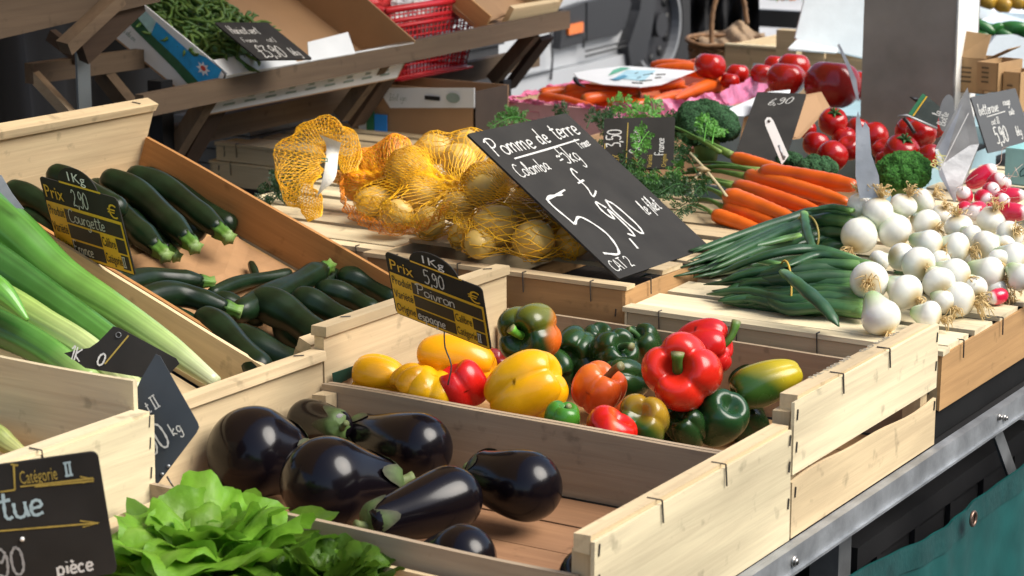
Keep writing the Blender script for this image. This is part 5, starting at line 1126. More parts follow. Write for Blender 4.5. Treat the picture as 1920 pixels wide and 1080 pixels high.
# rear bunch, front bunch, right bunch
u1 = bunch('rear bunch of spring onions with thin roots standing up, leaves along the carrots', [(1611, 384, 23, .185, (.1, -.9, .2), 2.2), (1646, 397, 29, .18, (.2, -.9, .2), 2.2), (1695, 384, 26, .185, (.3, -.8, .3), 1.3), (1733, 376, 24, .185, (.8, -.5, .2), 1.2), (1611, 442, 35, .15, (-.5, .7, .5), .9), (1678, 433, 33, .155, (.5, .7, .2), .6), (1738, 420, 28, .16, (.5, .3, .7), .9)],
           ((1600, 402), (1600, 462)), ((1335, 470), (1300, 520)), 22, ((1505, 405), (1520, 475)), (.45, .36, .10), 2, (.118, .165))
u2 = bunch('front bunch of spring onions tied with a yellow band above the pepper crate', [(1630, 527, 37, .155, (-.3, .1, .95), .9), (1652, 595, 38, .130, (.35, .85, .3), .8), (1698, 548, 35, .145, (.6, .45, .6), .8), (1722, 495, 33, .165, (.3, .3, .9), .5), (1690, 482, 27, .165, (-.7, -.1, .4), 0), (1760, 530, 32, .150, (.2, .6, .7), .5), (1743, 592, 29, .128, (.8, .2, .3), .9), (1742, 458, 28, .17, (.8, .3, .4), 1.), (1648, 490, 21, .15, (-.6, .2, .3), .4)],
           ((1625, 497), (1625, 588)), ((1350, 520), (1385, 575)), 26, ((1462, 505), (1478, 585)), (.55, .36, .05), 3, (.113, .15))
for q in ([(1610, 490, .16), (1530, 468, .17), (1440, 478, .165), (1330, 520, .13)], [(1640, 500, .16), (1540, 478, .165), (1470, 500, .16)], [(1470, 510, .16), (1500, 535, .158), (1545, 575, .14), (1573, 612, .122)]):
    oleaf(u2, [PZ(*p) for p in q], 13, 1.3, .6)
for q in ([(1600, 395, .18), (1560, 388, .18), (1510, 395, .175)], [(1508, 398, .175), (1512, 430, .165), (1528, 475, .15)], [(1500, 440, .15), (1400, 465, .14), (1280, 490, .118), (1200, 520, .112)], [(1480, 500, .13), (1380, 480, .13), (1290, 478, .115)]):
    oleaf(u1, [PZ(*p) for p in q], 8, 1.5, .6)
u3 = bunch('right bunch of spring onions with bulbs facing the radishes', [(1797, 424, 27, .165, (-.2, -.8, .3), 1.), (1857, 411, 29, .17, (.2, -.8, .5), 1.4), (1793, 465, 30, .165, (.8, .2, .3), 1.), (1848, 462, 30, .16, (-.6, .2, .3), .8), (1893, 440, 27, .165, (.3, -.3, .8), 1.), (1902, 485, 32, .155, (.7, .2, .4), .9), (1790, 515, 31, .15, (.8, .3, .5), .8), (1855, 513, 32, .14, (.8, .3, .3), 1.6), (1797, 562, 34, .13, (.85, .2, .3), 1.2), (1916, 520, 28, .14, (.6, .6, .4), 1.6), (1825, 490, 26, .14, (.3, .3, .6), .4), (1765, 402, 20, .165, (.2, -.6, .5), 1.), (1822, 442, 21, .16, (.5, .4, .6), 1.), (1872, 488, 22, .155, (.1, .5, .8), .8), (1762, 492, 23, .15, (.4, .3, .8), .8), (1828, 540, 24, .135, (.2, .6, .7), 1.2), (1770, 566, 22, .13, (.6, .6, .5), 1.1), (1884, 462, 21, .16, (-.3, .2, .9), 1.), (1868, 545, 22, .12, (.6, .5, .5), 1.6)],
           ((1770, 455), (1770, 545)), ((1700, 470), (1700, 540)), 8, ((1735, 465), (1735, 540)), (.55, .36, .05), 4, (.113, .13))
# radishes
RD = veg('radish_skin', .2, .5, coat=.35, var=.08, scale=30, bump=.03)
def radish(parent, px, py, rpx, z, ax, Lr=1.6, seed=0):
    c = PZ(px, py, z); R = rpx*mpp(c); M_ = ctr(c, ax, seed); b = MB()
    lobed(b, M_, R, R*Lr, 1, .0, .0, .0, -.1, lambda P, u, n: mixc((.60, .012, .05), (.82, .72, .70), (P[..., 2]/Lr-.52+.12*n)*5), seed, 20, 20, .03); 
    Mx = np.array(M_); f = lambda p: (np.array(p)*R)@Mx[:3, :3].T+Mx[:3, 3]; r = np.random.RandomState(seed)
    P = [f((0, 0, Lr*.95)), f((.1, 0, Lr+.7)), f((r.uniform(-1, 1), r.uniform(-1, 1), Lr+1.6)), f((r.uniform(-2, 2), r.uniform(-2, 2), Lr+2.2))]
    b.tube(catmull(P, 12), [R*.2, R*.08, R*.05]+[R*.03]*9, 4, color=(.75, .55, .45), cap=False); return b.build('radish', RD, parent)
t = thing('radish_bunch', 'bunch of pink and white radishes with thin root tails behind the onions', 'radishes', PZ(1850, 390, .12))
for i, (px, py, r, z, ax, L_) in enumerate(((1840, 330, 17, .2, (.7, -.5, .2), 1.9), (1858, 357, 15, .195, (.3, -.1, .9), 1.2), (1868, 340, 15, .2, (.5, -.3, .7), 1.3), (1876, 378, 15, .185, (.4, -.2, .8), 1.4), (1895, 368, 15, .19, (.9, -.1, .2), 1.8), (1808, 367, 15, .19, (-.3, -.5, .7), 1.3), (1810, 392, 14, .18, (.1, .4, .8), 1.2), (1832, 395, 17, .18, (-.4, .2, .5), 1.4), (1900, 398, 17, .18, (.9, .1, .3), 1.7), (1845, 372, 16, .185, (.2, .2, .7), 1.3), (1862, 395, 16, .175, (-.2, .3, .7), 1.3), (1880, 350, 13, .19, (.4, -.6, .4), 1.5))):
    radish(t, px, py, r, z, imgdir(*ax), L_, 70+i)
t = thing('radish', 'single cut radish lying by the lowest onions at the right edge', 'radish', PZ(1870, 555, .112)); radish(t, 1871, 556, 15, .12, imgdir(-.8, .2, .4), 1.4, 99)

# carrots
CAR = veg('carrot_skin', .38, .45, coat=.15, var=.10, scale=20, bump=.25, bscale=.5)
def carrot(parent, pts, r0, r1, name='carrot', seed=0, tone=(.72, .155, .012), top=None):
    P = catmull(pts, 26); s = np.linspace(0, 1, 26); R = np.interp(s, [0, .04, .12, .8, .97, 1], [.35*r0, .8*r0, r0, r0*.35+r1*.65, r1*.8, r1*.3])*mpp(P[13]); r = np.random.RandomState(seed)
    ri = 1+.02*np.sin(s*70+seed)+.015*np.sin(s*41+2*seed); C = np.array([tone]*26)*(1+.06*np.sin(s*23+seed))[:, None]; C[0] = top if top else (.16, .12, .03)
    C[1] = .5*C[0]+.5*C[2]
    b = MB(); b.tube(P, R*ri, 18, color=C); return b.build(name, CAR, parent)
cb = thing('carrot_bunch', 'tied bunch of orange carrots with green tops beside the slate sign', 'carrots', PZ(1440, 420, .11))
CZ = .14
for i, (p0, p1, r0, r1, z0, z1) in enumerate((((1372, 294), (1520, 338), 14, 8, .19, .175), ((1425, 322), (1608, 350), 19, 15, .185, .185), ((1398, 328), (1590, 380), 18, 12, .175, .17), ((1376, 348), (1540, 398), 17, 11, .165, .155), ((1360, 366), (1500, 418), 20, 12, .165, .15), ((1360, 388), (1470, 430), 16, 10, .15, .14), ((1337, 402), (1440, 440), 15, 11, .145, .13), ((1440, 350), (1600, 395), 17, 12, .15, .15), ((1400, 400), (1500, 440), 16, 11, .13, .13))):
    m = ((p0[0]+p1[0])/2, (p0[1]+p1[1])/2-2); carrot(cb, [PZ(*p0, z0), PZ(*m, (z0+z1)/2+.002), PZ(*p1, z1)], r0, r1, seed=i, tone=(.62, .095, .005) if i % 2 else (.68, .12, .007))
FRN = veg('carrot_fern', .5, .4, var=.25, trl=.25)
def fern(parent, base, tip, n=14, size=.012, tone=(.05, .16, .025), seed=0, name='leaf', up=.3):
    r = np.random.RandomState(seed); base = np.array(base); tip = np.array(tip); mid = (base+tip)/2+np.array([0, 0, .012]); P = catmull([base, mid, tip], n+4); b = MB()
    b.tube(P, np.linspace(.0011, .0005, len(P)), 5, color=tuple(np.array(tone)*1.6)); T_ = nrm(np.gradient(P, axis=0)); sd_ = nrm(np.cross(T_, Fv)); 
    for i in range(3, len(P)):
        for sg in (-1, 1):
            L_ = size*(.5+.9*math.sin(i/len(P)*math.pi))*r.uniform(.7, 1.3); d = nrm(T_[i]*.8+sd_[i]*sg+r.normal(size=3)*.25); q = P[i]
            b.tube([q, q+d*L_], [.0005, .0003], 3, color=tone, cap=False)
            for k in range(4):
                for s2 in (-1, 1):
                    a = q+d*L_*(.3+.22*k); e = nrm(d+np.cross(d, Fv)*s2*.9+r.normal(size=3)*.2)*L_*.42*(1-.12*k); nn = nrm(np.cross(e, Fv+r.normal(size=3)*.4))*L_*.085
                    c = np.array(tone)*r.uniform(.7, 1.5); b.add([a, a+e*.5+nn, a+e, a+e*.5-nn], [(0, 1, 2, 3)], False, c)
    return b.build(name, FRN, parent)
random.seed(31)
for i, (p0, p1, z0, z1, r) in enumerate((((1370, 290), (1265, 250), .19, .20, 5), ((1350, 285), (1225, 225), .195, .22, 3), ((1425, 320), (1290, 318), .185, .16, 4), ((1398, 330), (1280, 325), .175, .15, 4), ((1376, 350), (1290, 345), .165, .15, 4), ((1360, 368), (1300, 355), .16, .145, 4), ((1360, 390), (1300, 375), .15, .135, 4), ((1338, 402), (1290, 385), .145, .13, 3), ((1420, 322), (1300, 305), .185, .165, 3), ((1376, 345), (1270, 335), .165, .14, 3))):
    a, c = PZ(*p0, z0), PZ(*p1, z1); b = MB(); b.tube(catmull([a, (a+c)/2+np.array([0, 0, .006]), c], 9), np.array([r*1.7, r*1.5, r*1.2, r, r, r, r, r*.9, r*.8])*mpp(a), 7, color=lerpc(np.linspace(0, 1, 9), [(0, (.16, .24, .05)), (.3, (.09, .20, .035)), (1, (.03, .10, .02))])); b.build('stem', STM, cb)
for i in range(60):
    x = random.uniform(1175, 1330); y = random.uniform(235, 400); z = .15+.05*(400-y)/165; a = PZ(x, y, z); c = PZ(x-random.uniform(15, 70), y+random.uniform(-35, 22), z+random.uniform(-.01, .02)); fern(cb, a, c, 9, .011, (.022, .075, .018) if i % 4 else (.06, .18, .03), i)
for i, (x0, y0_, x1, y1_) in enumerate(((1260, 250, 1175, 215), (1240, 240, 1190, 285), (1200, 225, 1140, 195), (1230, 235, 1220, 185), (1180, 215, 1205, 275), (1320, 265, 1330, 230), (1335, 270, 1345, 240))):
    fern(cb, PZ(x0, y0_, .22), PZ(x1, y1_, .225), 12, .013, (.09, .28, .04), 90+i)
b = MB(); P = [PZ(*p) for p in ((1285, 278, .195), (1320, 315, .19), (1345, 345, .178), (1362, 368, .172))]; b.tube(catmull(P, 14), .0028, 5, color=(.42, .36, .20), flat=.5); P = [PZ(*p) for p in ((1320, 318, .192), (1303, 335, .188), (1298, 365, .17), (1306, 378, .16))]; b.tube(catmull(P, 12), .0026, 5, color=(.28, .24, .13), flat=.5); b.tube([PZ(1306, 316, .197), PZ(1318, 318, .2), PZ(1332, 320, .195)], [.002, .006, .001], 5, color=(.36, .28, .14)); b.build('raffia_tie', STM, cb)

# pink crate of loose carrots and its neighbours
x0, y0c = PZ(950, 226, .1)[:2]; zt = PY(950, 186, y0c)[2]; x1c = PY(1300, 250, y0c)[0]
pk = thing('carrot_crate', 'wooden crate of loose carrots lined with pink paper', 'crate', (x0+.15, y0c+.2, .08)); PINK = plain('pink_paper', (.80, .22, .40), .4, 0, .15, 40, .4, coat=.2); PINKW = plain('pink_printed_card', (.78, .45, .46), .55, 0, .08)
y1c = y0c+.52
def bb2(par, name, p, q, mat, jit=.0006): b = MB(); b.box(p, q, jit=jit); return b.build(name, mat, par)
bb2(pk, 'front_board', (x0, y0c, .08), (x1c, y0c+.005, zt-.004), PINKW); bb2(pk, 'end_board', (x0-.005, y0c, .08), (x0-.0005, y1c, zt-.002), wd(PALE, 1)); bb2(pk, 'end_board', (x1c, y0c, .08), (x1c+.004, y1c, zt), CARD); bb2(pk, 'back_board', (x0, y1c, .08), (x1c, y1c+.005, zt), PINKW); bb2(pk, 'floor_board', (x0, y0c+.006, .08), (x1c-.001, y1c-.001, .085), CARD)
def paperedge(pts, w_, seed, m=6, n=60):
    P = catmull(pts, n); r = np.random.RandomState(seed); G = np.zeros((n, m, 3))
    for i in range(n):
        for j in range(m): G[i, j] = P[i]+np.array([0, 0, w_*(j/(m-1)-.4)])+Fv*.004*math.sin(i*.9+j*1.3+seed)-Uv*.003*math.sin(i*.5+j)+r.normal(size=3)*.0012
    return G
for k, (pts, w_) in enumerate(((((x0, y0c-.002, zt-.002), (x0+.14, y0c-.003, zt), (x0+.28, y0c-.002, zt-.004)), .006), (((x0, y0c, zt-.002), (x0+.0, y0c+.2, zt+.002), (x0+.02, y0c+.45, zt+.004)), .008), (tuple(tuple(PZ(a_, b_, zz)) for a_, b_, zz in ((1150, 222, zt-.01), (1300, 208, zt), (1380, 185, zt+.01), (1440, 150, zt+.03))), .045))):
    b = MB(); G = paperedge(pts, w_, k); b.grid(G, smooth=False); b.grid(G[::-1]-Fv*.001, smooth=False); b.build('paper_liner', PINK, pk)
b = MB(); b.tube([(x0+.035, y0c-.0015, zt-.02), (x0+.075, y0c-.0015, zt-.02), (x0+.075, y0c-.0015, zt-.035), (x0+.035, y0c-.0015, zt-.035), (x0+.035, y0c-.0015, zt-.02)], .0006, 4); b.build('print', plain('pink_ink', (.6, .12, .2), .6), pk)
for i, (p0, p1, r0, r1, dz, lab) in enumerate((((1395, 150), (1320, 170), 14, 8, .025, 'carrot ending at the pink paper on the right'), ((1090, 188), (1180, 182), 12, 8, .01, 'carrot in the middle of the near edge'), ((1300, 178), (1215, 192), 13, 7, .012, 'carrot below the card pointing to the fern'), ((1355, 128), (1290, 118), 12, 7, .02, 'carrot tip at the far right corner of the pile'), ((1012, 184), (1125, 206), 13, 5, .0, 'short carrot nearest the left front corner of the pink crate'), ((1055, 178), (1230, 200), 13, 8, .0, 'long carrot beside the near edge of the pink crate'), ((1060, 168), (1165, 175), 12, 8, .012, 'carrot lying under the left end of the white card'), ((1200, 178), (1100, 168), 12, 7, .012, 'blunt carrot with its cut top facing right under the card'), ((1373, 148), (1265, 185), 16, 6, .03, 'thick bright carrot pointing down left on top of the heap'), ((1330, 135), (1225, 130), 15, 8, .02, 'carrot at the back edge right of the white card'), ((1350, 170), (1290, 165), 12, 8, .01, 'short carrot end under the thick bright one'), ((1120, 195), (1260, 208), 12, 8, -.005, 'carrot half covered by the fern tops'), ((1280, 155), (1190, 170), 13, 7, .015, 'carrot under the right end of the white card'), ((1010, 176), (1100, 172), 11, 7, 0, 'carrot at the left behind the nearest short one'), ((1180, 200), (1290, 190), 12, 6, .0, 'carrot at the near right beside the fern'), ((1380, 160), (1330, 160), 12, 8, .005, 'small carrot by the pink paper at the right'), ((1300, 128), (1220, 122), 13, 8, .015, 'carrot furthest back in the pink crate'), ((1240, 165), (1330, 185), 14, 7, .0, 'carrot crossing below the thick bright one'))):
    z = zt-.005+dz; a, c = PZ(*p0, z), PZ(*p1, z); t = thing('carrot', lab, 'carrot', (a+c)/2-np.array([0, 0, .015]), 'loose carrots in the pink crate'); carrot(t, [a, (a+c)/2+np.array([0, 0, .004]), c], r0, r1, 'root', 200+i, (.68, .11, .008))
b = MB(); b.box((x0+.01, y0c+.01, .086), (x1c-.01, y1c-.01, zt-.024), jit=.004); tag(b.build('carrot_heap', plain('carrot_mass', (.45, .09, .015), .6, 0, .4, 30, .6)), None, None, kind='stuff')
# tomatoes
TM = veg('tomato_skin', .20, .4, coat=.2, var=.06, scale=12, bump=.0)
def tomato(label, px, py, r, d, ax=(0, -.8, .3), lobes=5, depth=.05, H=.8, col_=(.42, .008, .006), seed=0, group='tomatoes', cal=False):
    c = PD(px, py, d); R = r*d/FPX; t = thing('tomato', label, 'tomato', c-np.array([0, 0, R*H]), group); b = MB(); ax = imgdir(*ax); M_ = ctr(c, ax, seed); lobed(b, M_, R, R*H, lobes, depth, .14 if lobes == 6 else .25, .05, .0, solid(col_, tuple(x*.7 for x in col_)), seed, 22, 36, .02); b.build('fruit', TM, t)
    if cal:
        Mx = np.array(M_); f = lambda p: (np.array(p)*R)@Mx[:3, :3].T+Mx[:3, 3]; b = MB()
        for k in range(5): a = 2*math.pi*k/5; b.tube([f((0, 0, H-.2)), f((.3*math.cos(a), .3*math.sin(a), H-.02)), f((.65*math.cos(a), .65*math.sin(a), H*.75))], [R*.08, R*.09, R*.01], 4, color=(.03, .1, .02))
        b.tube([f((0, 0, H-.2)), f((.1, 0, H+.35))], R*.07, 5, color=(.04, .1, .02)); b.build('calyx', STM, t)
g1 = 'large ribbed tomatoes behind the carrots'; g2 = 'vine tomatoes behind the broccoli'
for i, (px, py, r, d, lab) in enumerate(((1560, 158, 54, 4.15, 'largest deep red ribbed tomato against the scale column'), (1472, 148, 37, 4.2, 'red ribbed tomato left of the largest one'), (1487, 126, 32, 4.35, 'red tomato behind the ribbed pair'), (1455, 122, 22, 4.45, 'small tomato at the back left of the ribbed group'), (1331, 124, 30, 4.4, 'tomato at the back behind the carrots'), (1384, 138, 22, 4.45, 'tomato between the carrots and the ribbed group'), (1430, 138, 22, 4.4, 'tomato touching the pink paper'), (1612, 160, 34, 4.2, 'tomato half hidden by the scale column'), (1368, 152, 18, 4.4, 'low tomato beside the pink paper'))):
    tomato(lab, px, py, r, d, (.1, -.95, .1), 6, .045, .84, (.48, .012, .007) if i else (.30, .007, .006), 300+i, g1)
for i, (px, py, r, d, lab) in enumerate(((1563, 228, 28, 3.75, 'vine tomato topmost of the left cluster'), (1530, 270, 26, 3.7, 'vine tomato at the left of the left cluster'), (1560, 293, 30, 3.62, 'dark vine tomato lowest of the left cluster'), (1583, 258, 24, 3.74, 'vine tomato under the topmost one'), (1592, 278, 25, 3.68, 'vine tomato beside the aluminium blade'), (1513, 243, 18, 3.85, 'small vine tomato peeping left of the cluster'), (1640, 255, 28, 3.8, 'vine tomato right of the aluminium blade'), (1690, 283, 34, 3.6, 'broad vine tomato above the broccoli'), (1728, 250, 30, 3.65, 'vine tomato under the clip'), (1705, 245, 26, 3.72, 'vine tomato behind the clip'), (1742, 292, 24, 3.58, 'vine tomato beside the white diamond board'), (1655, 280, 20, 3.7, 'small vine tomato in the shade right of the blade'), (1664, 300, 22, 3.65, 'low vine tomato behind the broccoli'), (1755, 240, 20, 3.7, 'vine tomato half behind the round price tag'), (1610, 240, 22, 3.85, 'vine tomato behind the blade'))):
    tomato(lab, px, py, r, d, (.2*math.sin(i), -.6, .6*math.cos(i*1.7)), 5, .03, .88, (.40, .008, .007), 330+i, g2, i in (0, 2, 5, 7, 8))
# box under the tomatoes
bx_ = thing('cardboard_box', 'shallow pale blue cardboard tray holding the vine tomatoes', 'box', (-.85, 1.9, .03)); TEAL = plain('pale_blue_card', (.34, .50, .55), .6, 0, .1)
bb2(bx_, 'side_panel', (-1.02, 1.42, .03), (-.46, 1.424, .108), TEAL); bb2(bx_, 'side_panel', (-1.02, 2.0, .03), (-.46, 2.004, .15), TEAL); bb2(bx_, 'end_panel', (-.456, 1.42, .03), (-.452, 2.0, .12), TEAL); bb2(bx_, 'end_panel', (-1.024, 1.42, .03), (-1.021, 2.0, .15), CARD); bb2(bx_, 'floor_panel', (-1.02, 1.425, .03), (-.457, 1.999, .034), CARD)
bx_ = thing('cardboard_box', 'pale blue cardboard tray holding the large ribbed tomatoes', 'box', (-1.1, 2.3, .03))
bb2(bx_, 'side_panel', (-1.2, 2.06, .03), (-.6, 2.064, .13), TEAL); bb2(bx_, 'side_panel', (-1.2, 2.55, .03), (-.6, 2.554, .16), TEAL); bb2(bx_, 'floor_panel', (-1.2, 2.065, .095), (-.6, 2.549, .099), TEAL); bb2(bx_, 'end_panel', (-.6, 2.06, .03), (-.596, 2.55, .14), TEAL)
# grey flap of the carton over the pink crate, and its dark inner side
slab('cardboard_flap', 'grey white cardboard flap lying over the pink paper edge', [(1342, 214), (1395, 218), (1480, 180), (1482, 168), (1440, 172)], 3.72, CARDL, .003, 'flap', [-.05, -.05, .1, .12, .12])
slab('cardboard_sheet', 'brown cardboard panel under the grey flap', [(1385, 275), (1395, 220), (1484, 182), (1540, 172), (1556, 200), (1500, 260)], 3.78, CARD, .003, 'panel', [0, 0, .1, .12, .1, .02])
# broccoli
BRC = veg('broccoli_floret', .8, .2, var=.6, scale=260, bump=1., bscale=1.9, bdist=.004)
def broccoli(label, px, py, rpx, d, seed, tone=(.022, .07, .022), sq=.75, n=16):
    r = np.random.RandomState(seed); c = PD(px, py, d); R = rpx*d/FPX; t = thing('broccoli', label, 'broccoli', c-np.array([0, 0, R*sq]), 'broccoli heads')
    b = MB(); b.tube([c-np.array([0, 0, R*.9]), c], [R*.3, R*.45], 10, color=(.12, .22, .06)); b.build('stalk', STM, t)
    for k in range(n):
        ph = math.acos(1-1.15*(k+.5)/n); th = k*2.39996; d_ = np.array([math.sin(ph)*math.cos(th), math.sin(ph)*math.sin(th), math.cos(ph)*sq]); cc = c+d_*R*.62; rr = R*r.uniform(.30, .42)
        u = np.linspace(0, math.pi, 26)[:, None]; v = np.linspace(0, 2*math.pi, 36, endpoint=False)[None]; D = np.stack([np.sin(u)*np.cos(v), np.sin(u)*np.sin(v), np.cos(u)*np.ones_like(v)], -1)
        bumpv = r.normal(size=D.shape[:2])*.05+.05*noise3(D, 9, seed*7+k)+.04*noise3(D, 19, seed+k); G = cc+D*(rr*(1+bumpv))[..., None]; C = mixc(tone, tuple(x*2.1 for x in tone), .35+3.5*bumpv+.2*D[..., 2]); b = MB(); b.grid(G, color=C, wrap=True); b.build('floret', BRC, t)
broccoli('dark broccoli head between the pink crate and the carrot bunch', 1325, 240, 68, 3.62, 1, (.018, .05, .020), .7, 18)
broccoli('broccoli head peeping behind the carrot bunch right of the metal plate', 1530, 318, 42, 3.42, 2, (.022, .06, .024), .45, 12)
broccoli('bright green broccoli head behind the onion bulbs', 1692, 330, 58, 3.3, 3, (.028, .095, .016), .75, 20)
broccoli('broccoli piece in shade left of the bright one', 1480, 305, 30, 3.5, 4, (.018, .05, .02), .5, 10)
# far right: green peppers and yellow goods
for i, (px, py, r, L_, rot) in enumerate(((1845, 50, 12, 2.2, .5), (1862, 55, 11, 2.0, -.3), (1838, 66, 11, 1.8, .2), (1900, 52, 15, 1.9, .1), (1880, 62, 12, 2.0, .4), (1925, 60, 13, 2., .2))):
    c = PD(px, py, 4.7); R = r*4.7/FPX; t = MB(); lobed(t, ctr(c, imgdir(.8, rot, .1), i), R, R*L_, 3, .06, .1, .1, .3, solid((.02, .10, .02), (.03, .16, .03)), 400+i, 18, 24); tag(t.build('green_pepper', PEP), 'dark green pepper in the far white foam box, %s from its left' % ['first', 'second', 'third', 'fourth', 'fifth', 'sixth'][i], 'pepper', 'green peppers in the far foam box')
for i, (px, py) in enumerate(((1850, 0), (1880, 8), (1905, 2), (1930, 8))):
    c = PD(px, py, 5.2); R = 17*5.2/FPX; t = MB(); lobed(t, ctr(c, imgdir(.5, .3, .4), i), R, R*1.2, 3, .08, .1, .1, .1, solid((.55, .30, .03), (.35, .22, .04)), 420+i, 18, 24); tag(t.build('yellow_pepper', PEP), 'brownish yellow pepper on the far tray, %s from the left' % ['first', 'second', 'third', 'fourth'][i], 'pepper', 'yellow peppers on the far tray')
# sprigs on the slatted crate and straw on the leeks
for i, (x, y) in enumerate(((520, 375), (505, 385), (548, 335), (530, 342), (640, 340), (655, 352), (500, 378), (535, 382))):
    a = PZ(x, y, .126); c = a+np.array([random.uniform(-.03, .03), random.uniform(-.05, .05), .012]); t = thing('herb_sprig', ['dark herb sprig lowest on the slatted crate', 'herb sprig at the crate edge by the courgettes', 'herb sprig under the net tail', 'thin herb sprig left of the net tail', 'herb sprig right of the net tail', 'herb scrap beside the potato bag', 'small herb scrap on the lowest slat', 'herb scrap between two slats'][i], 'herb', a, 'herb sprigs scattered on the slatted crate'); fern(t, a, c, 9, .014, (.012, .045, .015), 500+i)
t = thing('fern_tuft', 'green fern tops sticking up behind the top corner of the slate sign', 'leaves', PZ(950, 240, .18))
for i, (x, y, x1_, y1_) in enumerate(((1000, 228, 920, 238), (985, 235, 935, 220), (990, 238, 955, 212), (1070, 225, 1040, 210), (1100, 240, 1120, 222), (1130, 240, 1150, 218))): fern(t, PZ(x, y, .20), PZ(x1_, y1_, .205), 11, .009, (.05, .17, .03) if i < 3 else (.02, .07, .02), 520+i)
# ------------------------------------------------------------ price boards
def pricecard(label, TL, TR, BL, depth, ratio, sgn, product, price, origin, tab=(.51, .25, .24)):
    M_, W, H = rect_pose(TL, TR, BL, depth, ratio, sgn); t = thing('price_card', label, 'price card', mat=M_, group='black and yellow price cards')
    b = MB(); plate(b, roundrect(W, H, .006, top=(tab[0]*W, tab[1]*W, tab[2]*H)), -.0012, 0); b.build('board', SLATE, t, world=False)
    def rc(x0, y0, x1, y1, m, z): b = MB(); b.add([(x0*W, H-y0*H, z), (x0*W, H-y1*H, z), (x1*W, H-y1*H, z), (x1*W, H-y0*H, z)], [(0, 1, 2, 3)]); b.build('print', m, t, world=False)
    rc(.015, .31, .985, .985, YEL, .0003)
    for q in ((.24, .35, .965, .53), (.24, .555, .655, .74), (.85, .555, .965, .74), (.24, .765, .655, .95), (.87, .765, .965, .95), (.655, .555, .655, .556)): rc(*q, BLK, .0006)
    rc(.27, -.02, .80, .005, YEL, .0006)
    z = .0010
    printed('Prix', .03*W, H*.75, .24*H, YEL, t, z, width=.24*W)
    for s, y in (('Produit', .48), ('Variété', .70), ('Origine', .92)): printed(s, .028*W, H*(1-y), .185*H, BLK, t, z, width=.20*W)
    for s, y in (('Calibre', .705), ('Catégorie', .915)): printed(s, .665*W, H*(1-y), .18*H, BLK, t, z, width=.17*W if s[2] == 'l' else .20*W)
    printed('€', .84*W, H*.72, .25*H, YEL, t, z, width=.12*W)
    printed('1Kg', .38*W, H*1.06, .17*H, plain('white_print', (.8, .8, .8), .6), t, z, width=.22*W)
    b = MB(); write(b, price, .40*W, H*.74, .21*H, .0016, 0, .8, 0, z+.0004); write(b, product, .29*W, H*.50, .17*H, .0014, 0, .95 if len(product) > 8 else 1.1, 0, z+.0004)
    write(b, origin, .26*W, H*.08, .16*H, .0014, 0, .8, 0, z+.0004); write(b, 'II', .88*W, H*.085, .13*H, .0012, 0, .7, 0, z+.0004); child('handwriting', b.data('handwriting', CHALK), t)
    p0 = np.array(M_ @ Vector((.5*W, .02*H, -.002))); b = MB(); b.tube(catmull([p0, p0-Uv*.02+Rv*.001, p0-Uv*.04+Rv*.008, p0-Uv*.062+Rv*.004], 10), .0009, 5); b.build('wire_pin', STEEL, t)
    return t
pricecard('black and yellow price card for courgettes with a round top tab', (73, 330), (246, 378), (96, 470), 2.72, 1.5, -1, 'Courgette', '2,90', 'France')
pricecard('black and yellow price card for peppers with a round top tab', (721, 471), (905, 540), (738, 588), 2.47, 1.5, -1, 'Poivron', '5,90', 'espagne')

def slate(label, cs, depths, lines, mat=SLATE, th=.003, chalk=CHALK, r=.003, name='slate_board', cat='price board', group='slate price boards'):
    """cs: TL, TR, BL pixels with a depth each"""
    O, X_, Y_ = [PD(*c, d) for c, d in zip(cs, depths)]; u = X_-O; W = np.linalg.norm(u); ex = u/W; v = Y_-O; v = v-ex*(v@ex); H = np.linalg.norm(v); ey = -v/H; ez = np.cross(ex, ey)
    M_ = frame(O-ey*H, ex, ey, ez); t = thing(name, label, cat, mat=M_, group=group)
    b = MB(); plate(b, roundrect(W, H, r), -th, 0); b.build('board', mat, t, world=False)
    b = MB()
    for (s, x, y, h, wd_, slant, sx, rise) in lines: write(b, s, x*W, y*H, h*H, wd_, slant, sx, rise)
    if lines: child('handwriting', b.data('handwriting', chalk), t)
    return t, W, H, M_
# big potato board: leans back on the net bag
TLp, TRp, BLp = (876, 251), (1062, 212), (1163, 522)
A_ = PZ(1163, 522, .134); dBL = dep(A_); k = A_+np.array([-.25, 0, .17]); dTL = dep(k); e_ = PY(876, 251, A_[1]); dTL = dep(e_); fR = PX(1062, 212, e_[0]); dTR = dep(fR)
t, W, H, M_ = slate('large slate board for potatoes leaning on the net bag', (TLp, TRp, BLp), (dTL, dTR, dBL), [
    ('Pomme', .05, .83, .115, .0024, .1, .98, .0), ('de', .50, .84, .105, .0024, .1, .9, .0), ('terre', .68, .85, .115, .0024, .1, .92, .0), ('Colomba', .06, .68, .085, .0018, .1, .86, .02), ('~5kg', .50, .69, .11, .0020, .1, .80, .02), ('France', .80, .76, .06, .0014, .1, .6, .1), ('£', .44, .48, .17, .0028, .15, .85, 0), ('5', .08, .13, .40, .0038, -.1, .95, 0), (',', .37, .17, .24, .0034, 0, 1, 0),
    ('90', .42, .19, .24, .0036, -.05, .62, 0), ('le filet', .76, .28, .095, .0018, .1, .58, .1), ('CAT 2', .03, .04, .065, .0015, 0, 1, 0)])
b = MB(); ribbon(b, np.array([(W*.16, H*.795), (W*.5, H*.805), (W*.86, H*.82)]), .0026, .0006); ribbon(b, np.array([(W*.07, H*.52), (W*.2, H*.535), (W*.3, H*.55)]), .003, .0006); child('handwriting', b.data('handwriting', CHALK), t)
